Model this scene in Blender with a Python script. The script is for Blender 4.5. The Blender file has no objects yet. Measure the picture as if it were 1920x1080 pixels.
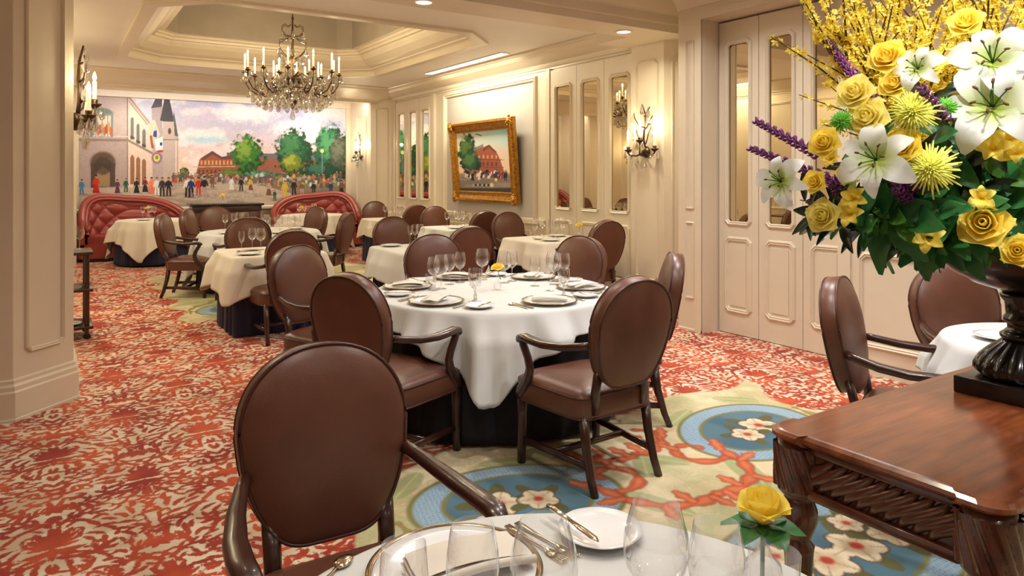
import bpy, bmesh, math, random
import numpy as np
from mathutils import Vector, Matrix

scene = bpy.context.scene
col = scene.collection
R = math.radians
PI = math.pi
random.seed(7)
RNG = np.random.default_rng(11)

# ------------------------------------------------------------------ camera
FPX, CX, HY, CAMH = 1317.0, 960.0, 328.0, 1.5      # focal length in px, horizon row, eye height
YAW = R(33.1)
FW = (math.sin(YAW), math.cos(YAW))
RT = (math.cos(YAW), -math.sin(YAW))
cam_d = bpy.data.cameras.new('camera')
cam_d.sensor_width = 36.0
cam_d.lens = FPX / 1920 * 36
cam_d.shift_y = -(540 - HY) / 1920
cam_d.clip_start = 0.05
cam = bpy.data.objects.new('camera', cam_d)
col.objects.link(cam)
cam.location = (0, 0, CAMH)
cam.rotation_euler = (R(90), 0, -YAW)
scene.camera = cam

def dl(d, l):
    return (FW[0]*d + RT[0]*l, FW[1]*d + RT[1]*l)
def G(px, py, z=0.0):
    """pixel -> world point on the horizontal plane z"""
    d = FPX*(CAMH - z)/(py - HY)
    x, y = dl(d, (px - CX)/FPX*d)
    return Vector((x, y, z))
def PD(px, py, d):
    """pixel -> world point at forward distance d"""
    x, y = dl(d, (px - CX)/FPX*d)
    return Vector((x, y, CAMH - (py - HY)*d/FPX))
def proj(p):
    d = p[0]*FW[0] + p[1]*FW[1]
    l = p[0]*RT[0] + p[1]*RT[1]
    return (CX + FPX*l/d, HY + FPX*(CAMH - p[2])/d)

# ------------------------------------------------------------------ world and exposure
world = bpy.data.worlds.new('world'); scene.world = world
world.use_nodes = True
world.node_tree.nodes['Background'].inputs[0].default_value = (1.0, 0.9, 0.75, 1)
world.node_tree.nodes['Background'].inputs[1].default_value = 0.1
scene.view_settings.view_transform = 'Standard'
scene.view_settings.look = 'None'
scene.view_settings.gamma = 1.0
scene.view_settings.use_curve_mapping = False
scene.view_settings.exposure = 0.0
LP = 0.20                                              # dimmer setting shared by all lamps
WARM = (1.0, 0.82, 0.50)
SOFT = (1.0, 0.90, 0.65)
NEUT = (1.0, 0.965, 0.93)

def area_light(name, loc, rot, sx, sy, power, color=SOFT, parent=None, disk=False, spread=180):
    ld = bpy.data.lights.new(name, 'AREA')
    ld.shape = 'DISK' if disk else 'RECTANGLE'
    ld.size = sx
    if not disk: ld.size_y = sy
    ld.energy = power*LP; ld.color = color; ld.spread = R(spread)
    o = bpy.data.objects.new(name, ld); col.objects.link(o)
    o.location = loc; o.rotation_euler = rot
    if parent: o.parent = parent
    return o
def point_light(name, loc, power, color=WARM, r=0.03, parent=None):
    ld = bpy.data.lights.new(name, 'POINT')
    ld.energy = power*LP*2; ld.color = color; ld.shadow_soft_size = r
    o = bpy.data.objects.new(name, ld); col.objects.link(o)
    o.location = loc
    if parent: o.parent = parent
    return o

# ------------------------------------------------------------------ materials
MATS = {}
def srgb(r, g, b):
    f = lambda c: (c/255/12.92) if c/255 <= 0.04045 else ((c/255+0.055)/1.055)**2.4
    return (f(r), f(g), f(b), 1.0)
def nn(nt, t, **kw):
    n = nt.nodes.new(t)
    for k, v in kw.items(): setattr(n, k, v)
    return n
def mat(name, color, rough=0.5, metal=0.0, var=0.0, vscale=6.0, bump=0.0, bscale=60.0, coat=0.0,
        spec=0.5, emit=0.0, sss=0.0, stretch=None, color2=None, emit_col=None, sheen=0.0, trans=0.0):
    m = bpy.data.materials.new(name); m.use_nodes = True
    nt = m.node_tree; b = nt.nodes['Principled BSDF']
    b.inputs['Base Color'].default_value = color
    b.inputs['Roughness'].default_value = rough
    b.inputs['Metallic'].default_value = metal
    b.inputs['Specular IOR Level'].default_value = spec
    if coat: b.inputs['Coat Weight'].default_value = coat; b.inputs['Coat Roughness'].default_value = 0.12
    if sheen: b.inputs['Sheen Weight'].default_value = sheen
    if sss: b.inputs['Subsurface Weight'].default_value = sss; b.inputs['Subsurface Radius'].default_value = (.02,.01,.005)
    if emit:
        b.inputs['Emission Color'].default_value = emit_col or color
        b.inputs['Emission Strength'].default_value = emit
    tc = None
    if var or bump or color2:
        tc = nn(nt, 'ShaderNodeTexCoord'); mp = nn(nt, 'ShaderNodeMapping')
        nt.links.new(tc.outputs['Object'], mp.inputs[0])
        if stretch: mp.inputs['Scale'].default_value = stretch
    if var or color2:
        nz = nn(nt, 'ShaderNodeTexNoise'); nz.inputs['Scale'].default_value = vscale
        nz.inputs['Detail'].default_value = 5; nz.inputs['Roughness'].default_value = 0.6
        nt.links.new(mp.outputs[0], nz.inputs['Vector'])
        rp = nn(nt, 'ShaderNodeValToRGB')
        c2 = color2 or tuple(c*(1-var) for c in color[:3]) + (1,)
        c1 = color if color2 else tuple(min(1, c*(1+var*0.6)) for c in color[:3]) + (1,)
        rp.color_ramp.elements[0].position = 0.32; rp.color_ramp.elements[0].color = c2
        rp.color_ramp.elements[1].position = 0.68; rp.color_ramp.elements[1].color = c1
        nt.links.new(nz.outputs['Fac'], rp.inputs[0]); nt.links.new(rp.outputs[0], b.inputs['Base Color'])
    if bump:
        n2 = nn(nt, 'ShaderNodeTexNoise'); n2.inputs['Scale'].default_value = bscale; n2.inputs['Detail'].default_value = 3
        nt.links.new(mp.outputs[0], n2.inputs['Vector'])
        bp = nn(nt, 'ShaderNodeBump'); bp.inputs['Strength'].default_value = bump; bp.inputs['Distance'].default_value = 0.01
        nt.links.new(n2.outputs['Fac'], bp.inputs['Height']); nt.links.new(bp.outputs[0], b.inputs['Normal'])
    if trans:
        out = nt.nodes['Material Output']; tl_ = nn(nt, 'ShaderNodeBsdfTranslucent'); mx = nn(nt, 'ShaderNodeMixShader'); mx.inputs[0].default_value = trans
        src = b.inputs['Base Color']
        if src.is_linked: nt.links.new(src.links[0].from_socket, tl_.inputs[0])
        else: tl_.inputs[0].default_value = color
        nt.links.new(b.outputs[0], mx.inputs[1]); nt.links.new(tl_.outputs[0], mx.inputs[2]); nt.links.new(mx.outputs[0], out.inputs[0])
    MATS[name] = m
    return m
def glass_mat(name, tint=(1, 1, 1, 1), base=0.05, edge=0.9):
    """thin clear glass: see-through wall with a reflection that grows towards grazing angles"""
    m = bpy.data.materials.new(name); m.use_nodes = True
    nt = m.node_tree; nt.nodes.clear()
    out = nn(nt, 'ShaderNodeOutputMaterial'); mx = nn(nt, 'ShaderNodeMixShader')
    tr = nn(nt, 'ShaderNodeBsdfTransparent'); gl = nn(nt, 'ShaderNodeBsdfGlossy')
    tr.inputs[0].default_value = tint; gl.inputs['Roughness'].default_value = 0.03
    gl.inputs[0].default_value = (.95, .96, .97, 1)
    lw = nn(nt, 'ShaderNodeLayerWeight'); lw.inputs[0].default_value = 0.28
    mr = nn(nt, 'ShaderNodeMapRange'); mr.inputs['To Min'].default_value = base; mr.inputs['To Max'].default_value = edge
    pw = nn(nt, 'ShaderNodeMath', operation='POWER'); pw.inputs[1].default_value = 3.0; nt.links.new(lw.outputs['Facing'], pw.inputs[0])
    tm = nn(nt, 'ShaderNodeMix', data_type='RGBA'); tm.inputs['A'].default_value = tint; tm.inputs['B'].default_value = (.45, .46, .48, 1)
    nt.links.new(pw.outputs[0], tm.inputs['Factor']); nt.links.new(tm.outputs['Result'], tr.inputs[0])
    nt.links.new(lw.outputs['Facing'], mr.inputs['Value']); nt.links.new(mr.outputs[0], mx.inputs[0])
    nt.links.new(tr.outputs[0], mx.inputs[1]); nt.links.new(gl.outputs[0], mx.inputs[2])
    nt.links.new(mx.outputs[0], out.inputs[0])
    MATS[name] = m
    return m

mat('cream_paint', srgb(219, 206, 184), rough=0.34, var=0.04, vscale=1.5)
mat('ceiling_paint', srgb(234, 228, 219), rough=0.5, var=0.03, vscale=1.0)
mat('tray_fabric', srgb(150, 137, 122), rough=0.6, var=0.08, vscale=3, bump=0.1, bscale=120)
mat('wall_fabric', srgb(186, 178, 170), rough=0.7, var=0.06, vscale=40, stretch=(1, 1, 12), bump=0.15, bscale=300)
mat('leather', srgb(100, 60, 45), rough=0.36, var=0.16, vscale=5, bump=0.05, bscale=220, spec=0.55)
mat('leather_piping', srgb(70, 37, 29), rough=0.34, var=0.1)
mat('dark_wood', srgb(58, 30, 22), rough=0.3, var=0.3, vscale=6, stretch=(1, 1, .2), coat=0.3)
mat('mahogany', srgb(100, 48, 26), rough=0.3, color2=srgb(62, 28, 15), vscale=9, stretch=(.35, 2.2, 2.2), coat=0.55)
mat('mahogany_top', srgb(150, 82, 44), rough=0.3, color2=srgb(104, 50, 26), vscale=11, stretch=(.3, 3.0, 3.0), coat=0.6)
mat('black_top', srgb(26, 24, 25), rough=0.18, coat=0.5)
mat('white_linen', srgb(208, 208, 207), rough=0.75, bump=0.06, bscale=260, sheen=0.1)
mat('cream_linen', srgb(220, 212, 200), rough=0.75, bump=0.06, bscale=260, sheen=0.1)
mat('navy_cloth', srgb(27, 28, 62), rough=0.8, var=0.2, sheen=0.1)
mat('black_cloth', srgb(20, 20, 30), rough=0.85, var=0.2)
mat('red_leather', srgb(146, 58, 50), rough=0.32, var=0.12, vscale=4, spec=0.55)
mat('bronze', srgb(92, 72, 52), rough=0.3, metal=0.85, var=0.3, vscale=30)
mat('urn_bronze', srgb(40, 34, 32), rough=0.24, metal=0.35, color2=srgb(20, 17, 18), vscale=18, coat=0.4)
mat('gold', srgb(206, 152, 62), rough=0.33, metal=0.75, color2=srgb(150, 100, 34), vscale=22)
mat('china', srgb(238, 240, 244), rough=0.12, coat=0.5)
mat('china_rim', srgb(150, 128, 100), rough=0.2, metal=0.8, var=0.3, vscale=60)
mat('silver', srgb(205, 190, 165), rough=0.16, metal=1.0)
mat('candle', srgb(244, 236, 214), rough=0.5, emit=0.9, emit_col=srgb(255, 225, 170))
mat('flame', (1, .9, .7, 1), rough=0.5, emit=38.0, emit_col=(1.0, .84, .58, 1))
mat('lamp_lens', (1, 1, 1, 1), rough=0.5, emit=9.0, emit_col=(1.0, .95, .86, 1))
mat('yellow_petal', srgb(255, 242, 122), rough=0.5, trans=0.4, color2=srgb(255, 226, 78), vscale=14)
mat('pale_yellow_petal', srgb(255, 247, 165), rough=0.5, trans=0.4, color2=srgb(253, 236, 118), vscale=14)
mat('lime_petal', srgb(240, 240, 110), rough=0.55)
mat('white_petal', srgb(232, 236, 228), rough=0.5, trans=0.3, color2=srgb(208, 222, 180), vscale=9)
nt_ = MATS['white_petal'].node_tree; tc_ = nn(nt_, 'ShaderNodeTexCoord'); sx_ = nn(nt_, 'ShaderNodeSeparateXYZ'); rp_ = nn(nt_, 'ShaderNodeValToRGB')
nt_.links.new(tc_.outputs['Object'], sx_.inputs[0]); mr_ = nn(nt_, 'ShaderNodeMapRange'); mr_.inputs['From Max'].default_value = .1; nt_.links.new(sx_.outputs['X'], mr_.inputs['Value']); nt_.links.new(mr_.outputs[0], rp_.inputs[0])
rp_.color_ramp.elements[0].color = srgb(190, 206, 96); rp_.color_ramp.elements[0].position = .12; rp_.color_ramp.elements[1].color = srgb(236, 239, 234); rp_.color_ramp.elements[1].position = .62
for n_ in list(nt_.nodes):
    if n_.type in ('BSDF_PRINCIPLED', 'BSDF_TRANSLUCENT'): nt_.links.new(rp_.outputs[0], n_.inputs[0])
mat('purple_petal', srgb(140, 44, 140), rough=0.6, color2=srgb(92, 30, 96), vscale=60)
mat('green_pompom', srgb(108, 186, 52), rough=0.6)
mat('forsythia', srgb(254, 238, 104), rough=0.55, trans=0.3, color2=srgb(240, 212, 60), vscale=30)
mat('twig', srgb(92, 66, 40), rough=0.8, var=0.3)
mat('stem_green', srgb(70, 110, 48), rough=0.6)
mat('leaf_green', srgb(64, 132, 66), rough=0.38, trans=0.25, color2=srgb(34, 88, 50), vscale=14)
mat('leaf_light', srgb(104, 166, 62), rough=0.42, trans=0.2, color2=srgb(60, 122, 48), vscale=14)
mat('leaf_dark', srgb(26, 58, 38), rough=0.22, color2=srgb(36, 34, 26), vscale=14)
mat('pollen', srgb(96, 60, 24), rough=0.8)
mat('rubber', srgb(24, 24, 24), rough=0.6)
mat('blue_bead', srgb(30, 50, 150), rough=0.1, coat=0.5)
glass_mat('glass')
glass_mat('crystal', tint=(.93, .92, .90, 1), base=0.32, edge=1.0)
m = mat('mirror', srgb(225, 214, 190), rough=0.015, metal=1.0)

# ------------------------------------------------------------------ mesh helpers
class MB:
    def __init__(s): s.v = []; s.f = []; s.sm = []
    def add(s, vs, fs, smooth=False):
        o = len(s.v); s.v += [tuple(v) for v in vs]
        s.f += [tuple(i + o for i in f) for f in fs]; s.sm += [smooth]*len(fs)
        return s
    def box(s, a, b, bev=0.0, M=None):
        x0, y0, z0 = a; x1, y1, z1 = b
        if bev <= 0:
            vs = [(x, y, z) for z in (z0, z1) for y in (y0, y1) for x in (x0, x1)]
            fs = [(0, 2, 3, 1), (4, 5, 7, 6), (0, 1, 5, 4), (2, 6, 7, 3), (0, 4, 6, 2), (1, 3, 7, 5)]
        else:
            bm = bmesh.new(); bmesh.ops.create_cube(bm, size=1)
            for v in bm.verts:
                v.co = Vector(((x0+x1)/2 + v.co.x*(x1-x0), (y0+y1)/2 + v.co.y*(y1-y0), (z0+z1)/2 + v.co.z*(z1-z0)))
            bmesh.ops.bevel(bm, geom=bm.edges[:], offset=bev, segments=2, affect='EDGES', profile=0.5)
            bm.verts.index_update()
            vs = [v.co.copy() for v in bm.verts]; fs = [[v.index for v in f.verts] for f in bm.faces]; bm.free()
        if M: vs = [M @ Vector(v) for v in vs]
        return s.add(vs, fs, bev > 0)
    def lathe(s, prof, n=24, c=(0, 0, 0), smooth=True, flute=None):
        """prof: list of (r, z); flute(i_ring, angle) -> radius factor"""
        vs = []; fs = []
        for k, (r, z) in enumerate(prof):
            for i in range(n):
                a = 2*PI*i/n
                rr = r*(flute(k, a) if flute else 1)
                vs.append((c[0] + rr*math.cos(a), c[1] + rr*math.sin(a), c[2] + z))
        for k in range(len(prof)-1):
            for i in range(n):
                j = (i+1) % n
                fs.append((k*n+i, k*n+j, (k+1)*n+j, (k+1)*n+i))
        if prof[0][0] > 1e-6: fs.append(tuple(reversed(range(n))))
        if prof[-1][0] > 1e-6: fs.append(tuple((len(prof)-1)*n + i for i in range(n)))
        return s.add(vs, fs, smooth)
    def shell(s, prof, n=24, c=(0, 0, 0)):
        """open lathe without caps"""
        vs = []; fs = []
        for r, z in prof:
            for i in range(n):
                a = 2*PI*i/n; vs.append((c[0]+r*math.cos(a), c[1]+r*math.sin(a), c[2]+z))
        for k in range(len(prof)-1):
            for i in range(n):
                j = (i+1) % n; fs.append((k*n+i, k*n+j, (k+1)*n+j, (k+1)*n+i))
        return s.add(vs, fs, True)
    def prism(s, pts, z0, z1):
        n = len(pts)
        vs = [(x, y, z0) for x, y in pts] + [(x, y, z1) for x, y in pts]
        fs = [tuple(reversed(range(n))), tuple(range(n, 2*n))] + [(i, (i+1) % n, n+(i+1) % n, n+i) for i in range(n)]
        return s.add(vs, fs)
    def sweep(s, pts, secs, up=(0, 0, 1), closed=False, smooth=True, caps=True):
        """pts: path; secs: one section (list of (a,b)) or one per point; a along side, b along up"""
        pts = [Vector(p) for p in pts]; n = len(pts); up = Vector(up)
        if not isinstance(secs[0][0], (tuple, list)): secs = [secs]*n
        m_ = len(secs[0]); vs = []; fs = []
        for i, p in enumerate(pts):
            if closed: t = pts[(i+1) % n] - pts[i-1]
            else: t = pts[min(i+1, n-1)] - pts[max(i-1, 0)]
            t.normalize()
            side = t.cross(up)
            if side.length < 1e-4: side = t.cross(Vector((1, 0, 0)))
            side.normalize(); u = side.cross(t)
            for a, b in secs[i]: vs.append(p + side*a + u*b)
        rng = n if closed else n-1
        for i in range(rng):
            for k in range(m_):
                a0 = i*m_ + k; a1 = i*m_ + (k+1) % m_; j = (i+1) % n
                fs.append((a0, a1, j*m_ + (k+1) % m_, j*m_ + k))
        if caps and not closed:
            fs.append(tuple(reversed(range(m_)))); fs.append(tuple((n-1)*m_ + k for k in range(m_)))
        return s.add(vs, fs, smooth)
    def tube(s, pts, r, n=8, closed=False):
        if not isinstance(r, (list, tuple)): r = [r]*len(pts)
        secs = [[(q*math.cos(2*PI*k/n), q*math.sin(2*PI*k/n)) for k in range(n)] for q in r]
        return s.sweep(pts, secs, closed=closed)
    def ball(s, c, r, n=10, m_=7, sc=(1, 1, 1)):
        prof = [(max(1e-7, r*math.sin(PI*k/(m_-1))), -r*math.cos(PI*k/(m_-1))) for k in range(m_)]
        b = MB().lathe(prof, n)
        return s.add([(c[0]+v[0]*sc[0], c[1]+v[1]*sc[1], c[2]+v[2]*sc[2]) for v in b.v], b.f, True)
    def xform(s, M):
        s.v = [tuple(M @ Vector(v)) for v in s.v]; return s
    def mesh(s, name, material):
        me = bpy.data.meshes.new(name)
        me.from_pydata(s.v, [], s.f)
        me.polygons.foreach_set('use_smooth', s.sm)
        if material: me.materials.append(MATS[material] if isinstance(material, str) else material)
        me.update()
        return me
    def build(s, name, material, parent=None, loc=None):
        return link(name, s.mesh(name, material), parent, loc)
def rrect(w, h, r=0.25):
    """rounded rectangular section"""
    a, b = w/2, h/2; c = min(w, h)*r
    return [(a, -b+c), (a, b-c), (a-c, b), (-a+c, b), (-a, b-c), (-a, -b+c), (-a+c, -b), (a-c, -b)]
def link(name, data, parent=None, loc=None, rot=None):
    o = bpy.data.objects.new(name, data); col.objects.link(o)
    if parent is not None: o.parent = parent
    if loc is not None: o.location = loc
    if rot is not None: o.rotation_euler = rot
    return o
def tag(o, label, cat, group=None, kind=None):
    o['label'] = label; o['category'] = cat
    if group: o['group'] = group
    if kind: o['kind'] = kind
    return o
def thing(name, label, cat, loc=(0, 0, 0), rotz=0.0, group=None, kind=None):
    o = link(name, None, None, loc, (0, 0, rotz))
    o.empty_display_size = 0.1
    return tag(o, label, cat, group, kind)
def copy_tree(src, parent=None):
    c = src.copy(); col.objects.link(c)
    if parent is not None: c.parent = parent
    for ch in list(src.children): copy_tree(ch, c)
    return c
def smoothstep(a, b, x):
    t = np.clip((x-a)/(b-a), 0, 1); return t*t*(3-2*t)
def vnoise(x, y, seed=0):
    """cheap smooth value noise on numpy arrays, 0..1"""
    r = np.random.default_rng(seed).random((64, 64))
    xi = np.floor(x).astype(int); yi = np.floor(y).astype(int); fx = x-xi; fy = y-yi
    fx = fx*fx*(3-2*fx); fy = fy*fy*(3-2*fy)
    a = r[xi % 64, yi % 64]; b = r[(xi+1) % 64, yi % 64]; c = r[xi % 64, (yi+1) % 64]; d = r[(xi+1) % 64, (yi+1) % 64]
    return (a*(1-fx)+b*fx)*(1-fy) + (c*(1-fx)+d*fx)*fy
def fbm(x, y, seed=0, o=4):
    s = 0; a = 0.5; t = 0
    for k in range(o):
        s = s + a*vnoise(x*2**k, y*2**k, seed+k); t += a; a *= .55
    return s/t
ORD = ['first', 'second', 'third', 'fourth', 'fifth', 'sixth', 'seventh', 'eighth', 'ninth', 'tenth', 'eleventh', 'twelfth',
       'thirteenth', 'fourteenth', 'fifteenth', 'sixteenth', 'seventeenth', 'eighteenth', 'nineteenth', 'twentieth'] + ['twenty-'+w for w in ('first', 'second', 'third', 'fourth', 'fifth', 'sixth', 'seventh', 'eighth', 'ninth')]
def label_row(objs, fmt):
    """number look-alikes by their place in the picture, left to right"""
    objs = sorted(objs, key=lambda o: proj(o.location)[0]); n = len(objs)
    for i, o in enumerate(objs):
        if n == 1: w = 'single'
        elif i == 0: w = 'leftmost'
        elif i == n-1: w = 'rightmost'
        elif i < n/2: w = ORD[i] + ' from left'
        else: w = ORD[n-1-i] + ' from right'
        o['label'] = fmt.format(w)
# ================================================================== SETTING
NEAR_Z, FAR_Z = 3.32, 3.20
def struct(name, mb, material, label, cat, parent=None):
    o = mb.build(name, material, parent)
    if parent is None: tag(o, label, cat, kind='structure')
    return o
def oct_pts(a, b, c, t=0.0):
    a -= t; b -= t; c = max(0.001, c - t*0.586)
    return [(a, -b+c), (a, b-c), (a-c, b), (-a+c, b), (-a, b-c), (-a, -b+c), (-a+c, -b), (a-c, -b)]
def molding(name, parent, o, u, n, w, h, c=0.03, mw=0.035, d=0.016, material='cream_paint'):
    """raised bead frame of size w x h with notched corners centred at o, on a plane with tangent u and normal n"""
    o = Vector(o); u = Vector(u).normalized(); n = Vector(n).normalized(); v = Vector((0, 0, 1))
    mb = MB(); rings = [(0, 0), (.15*mw, d*.7), (.4*mw, d), (.6*mw, d*.55), (.8*mw, d*.75), (mw, 0)]
    vs = []; fs = []
    for t, dep in rings:
        for a, b in oct_pts(w/2, h/2, c, t): vs.append(o + u*a + v*b + n*dep)
    for k in range(len(rings)-1):
        for i in range(8):
            j = (i+1) % 8; fs.append((k*8+i, k*8+j, (k+1)*8+j, (k+1)*8+i))
    mb.add(vs, fs)
    return mb.build(name, material, parent)
def plane_quad(o, u, w, h):
    o = Vector(o); u = Vector(u).normalized(); v = Vector((0, 0, 1))
    return MB().add([o-u*w/2-v*h/2, o+u*w/2-v*h/2, o+u*w/2+v*h/2, o-u*w/2+v*h/2], [(0, 1, 2, 3)])
def slab(o, u, n, w, h, t):
    """thin panel of thickness t whose front face is at o + n*t"""
    o = Vector(o); u = Vector(u).normalized(); n = Vector(n).normalized(); v = Vector((0, 0, 1))
    vs = [o + u*a*w/2 + v*b*h/2 + n*c for c in (0, t) for a, b in ((-1, -1), (1, -1), (1, 1), (-1, 1))]
    return MB().add(vs, [(3, 2, 1, 0), (4, 5, 6, 7), (0, 1, 5, 4), (1, 2, 6, 5), (2, 3, 7, 6), (3, 0, 4, 7)])
def profile_run(path, prof, closed=False):
    """cornice / skirting: path of (x,y) points with the room on the RIGHT of travel; prof of (out, z); mitred corners"""
    n = len(path); P = [Vector(p) for p in path]; dirs = []
    for i in range(n if closed else n-1): dirs.append((P[(i+1) % n]-P[i]).normalized())
    vs = []; fs = []; m_ = len(prof)
    for i in range(n):
        if closed: d0, d1 = dirs[i-1], dirs[i]
        else: d0 = dirs[max(i-1, 0)]; d1 = dirs[min(i, len(dirs)-1)]
        n0 = Vector((d0.y, -d0.x)); n1 = Vector((d1.y, -d1.x)); b = n0+n1
        b = b/max(1e-6, b.dot(n0)) if b.length > 1e-6 else n0
        for o, z in prof: vs.append((P[i].x + b.x*o, P[i].y + b.y*o, z))
    for i in range(n if closed else n-1):
        j = (i+1) % n
        for k in range(m_-1): fs.append((i*m_+k, j*m_+k, j*m_+k+1, i*m_+k+1))
    if not closed: fs += [tuple(range(m_)), tuple(reversed([(n-1)*m_+k for k in range(m_)]))]
    return MB().add(vs, fs)
BASE = [(0, 0), (.035, 0), (.035, .015), (.03, .02), (.03, .175), (.022, .185), (.022, .21), (.012, .225), (.012, .245), (0, .255)]

# ---- floor with the woven carpet: colours and pattern fields are stored on a fine grid
def damask_tile():
    w, h, s = 0.74, 1.06, 0.005
    nx, ny = int(w/2/s), int(h/s)
    X, Y = np.meshgrid((np.arange(nx)+.5)*s, (np.arange(ny)+.5)*s, indexing='ij')
    Fd = np.full(X.shape, -1.0)
    def stroke(pts, wd):
        nonlocal Fd
        pts = np.array(pts); k = len(pts)
        for i in range(k-1):
            a, b = pts[i], pts[i+1]; ab = b-a; L = (ab**2).sum() + 1e-9
            for oy in (-h, 0, h):
                t = np.clip(((X-a[0])*ab[0] + (Y-oy-a[1])*ab[1])/L, 0, 1)
                dd = np.hypot(X-a[0]-t*ab[0], Y-oy-a[1]-t*ab[1])
                Fd = np.maximum(Fd, wd[i]*(1-t) + wd[i+1]*t - dd)
    def leaf(x, y, ang, L, wd, bend=0.0, n=7):
        p = []; q = []
        for i in range(n):
            t = i/(n-1); p.append((x, y)); q.append(wd*math.sin(PI*min(1, .12+.88*t))**.8)
            a = ang + bend*t; x += L/(n-1)*math.cos(a); y += L/(n-1)*math.sin(a)
        stroke(p, q)
    def scroll(x, y, ang, L, turn, wd, lobes, side):
        n = 22; px, py = [], []; a = ang
        for i in range(n):
            t = i/(n-1); px.append(x); py.append(y)
            a += turn*(0.3+1.7*t)/n; x += L/n*(1-.55*t)*math.cos(a); y += L/n*(1-.55*t)*math.sin(a)
            if lobes and i in (3, 6, 9, 12, 15):
                leaf(x, y, a - side*0.9, .075*(1-.4*t), .011, side*.9)
                if i % 2: leaf(x, y, a + side*1.1, .05*(1-.3*t), .008, -side*.7)
        stroke(list(zip(px, py)), [wd*(1-.55*i/(n-1)) for i in range(n)])
    # palmettes sit at the mirror axis x=0 (y=0.25) and, half a repeat on, at x=w/2 (y=0.78)
    for bx, by, sg in ((0.0, .20, 1), (w/2, .20+h/2, -1)):
        for k, an in enumerate((90, 68, 46, 22, -4)):
            a = R(an) if sg > 0 else PI-R(an)
            leaf(bx, by, a, .19-.022*k, .021-.002*k, sg*(-.25+.18*k))
        leaf(bx, by-.02, R(-90), .10, .016)
        for an in (-50, -25):
            a = R(an) if sg > 0 else PI-R(an)
            leaf(bx, by-.03, a, .13, .015, sg*.9)
        scroll(bx+sg*.03, by-.10, R(-30) if sg > 0 else PI+R(30), .36, sg*3.9, .014, True, sg)
        scroll(bx+sg*.02, by+.20, R(55) if sg > 0 else PI-R(55), .34, -sg*3.6, .013, True, -sg)
        scroll(bx+sg*.10, by+.30, R(100) if sg > 0 else PI-R(100), .22, sg*3.5, .010, True, sg)
        for q in range(5):
            a = R(90-q*36) if sg > 0 else PI-R(90-q*36)
            leaf(bx+0.0, by+.36, a, .055, .012)
    # fill the remaining gaps with small curled leaves that follow the ogee
    rg = random.Random(12)
    for k in range(150):
        q = int(np.argmin(Fd + .004*np.sin(X*90+Y*70))); i, j = np.unravel_index(q, Fd.shape)
        if Fd[i, j] > -.0205: break
        gx, gy = X[i, j], Y[i, j]; a = PI/2 + 1.1*math.sin(2*PI*gy/h) + rg.uniform(-.6, .6)
        if k % 4 == 0: scroll(gx-.025, gy-.02, a-1.2, .15, rg.choice((-1, 1))*4.2, .009, False, 1)
        else:
            L = rg.uniform(.06, .11); leaf(gx-.5*L*math.cos(a), gy-.5*L*math.sin(a), a-.4, L, rg.uniform(.010, .0145), rg.uniform(.4, 1.2))
            if k % 3 == 0: leaf(gx, gy, a+.9, L*.6, .008, .5)
    full = np.concatenate([Fd, Fd[::-1]], axis=0)
    return full, s, w, h
DT, DS, DWID, DHGT = damask_tile()
def damask(x, y):
    x = x + .035*(fbm(x*3.1+9, y*3.1, 5, 2)-.5); y = y + .035*(fbm(x*3.1, y*3.1+20, 8, 2)-.5)
    fx = (x % DWID)/DS-.5; fy = (y % DHGT)/DS-.5
    nx, ny = DT.shape; i = np.floor(fx).astype(int); j = np.floor(fy).astype(int); a = fx-i; b = fy-j
    v = DT[i % nx, j % ny]*(1-a)*(1-b) + DT[(i+1) % nx, j % ny]*a*(1-b) + DT[i % nx, (j+1) % ny]*(1-a)*b + DT[(i+1) % nx, (j+1) % ny]*a*b
    return v + .010*(fbm(x*30, y*30, 3, 2)-.45)
AX = 2.62                                            # mirror axis of the flowered field in the carpet
def lin(r, g, b): return np.array(srgb(r, g, b)[:3])
def field_panel(x, y):
    """signed value > 0 inside the two flowered fields of the carpet (scalloped edge)"""
    sc = .07*np.sin(x*7.5) + .05*np.sin(y*8.0) + .10*(fbm(x*2.2, y*2.2, 4, 3)-.5)
    d1 = np.minimum(1.52-np.abs(x-AX), np.minimum(3.30-y, y+1.5))
    d2 = np.minimum(1.52-np.abs(x-AX-.1), np.minimum(11.7-y, y-7.75))
    return np.maximum(d1, d2) + sc
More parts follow.
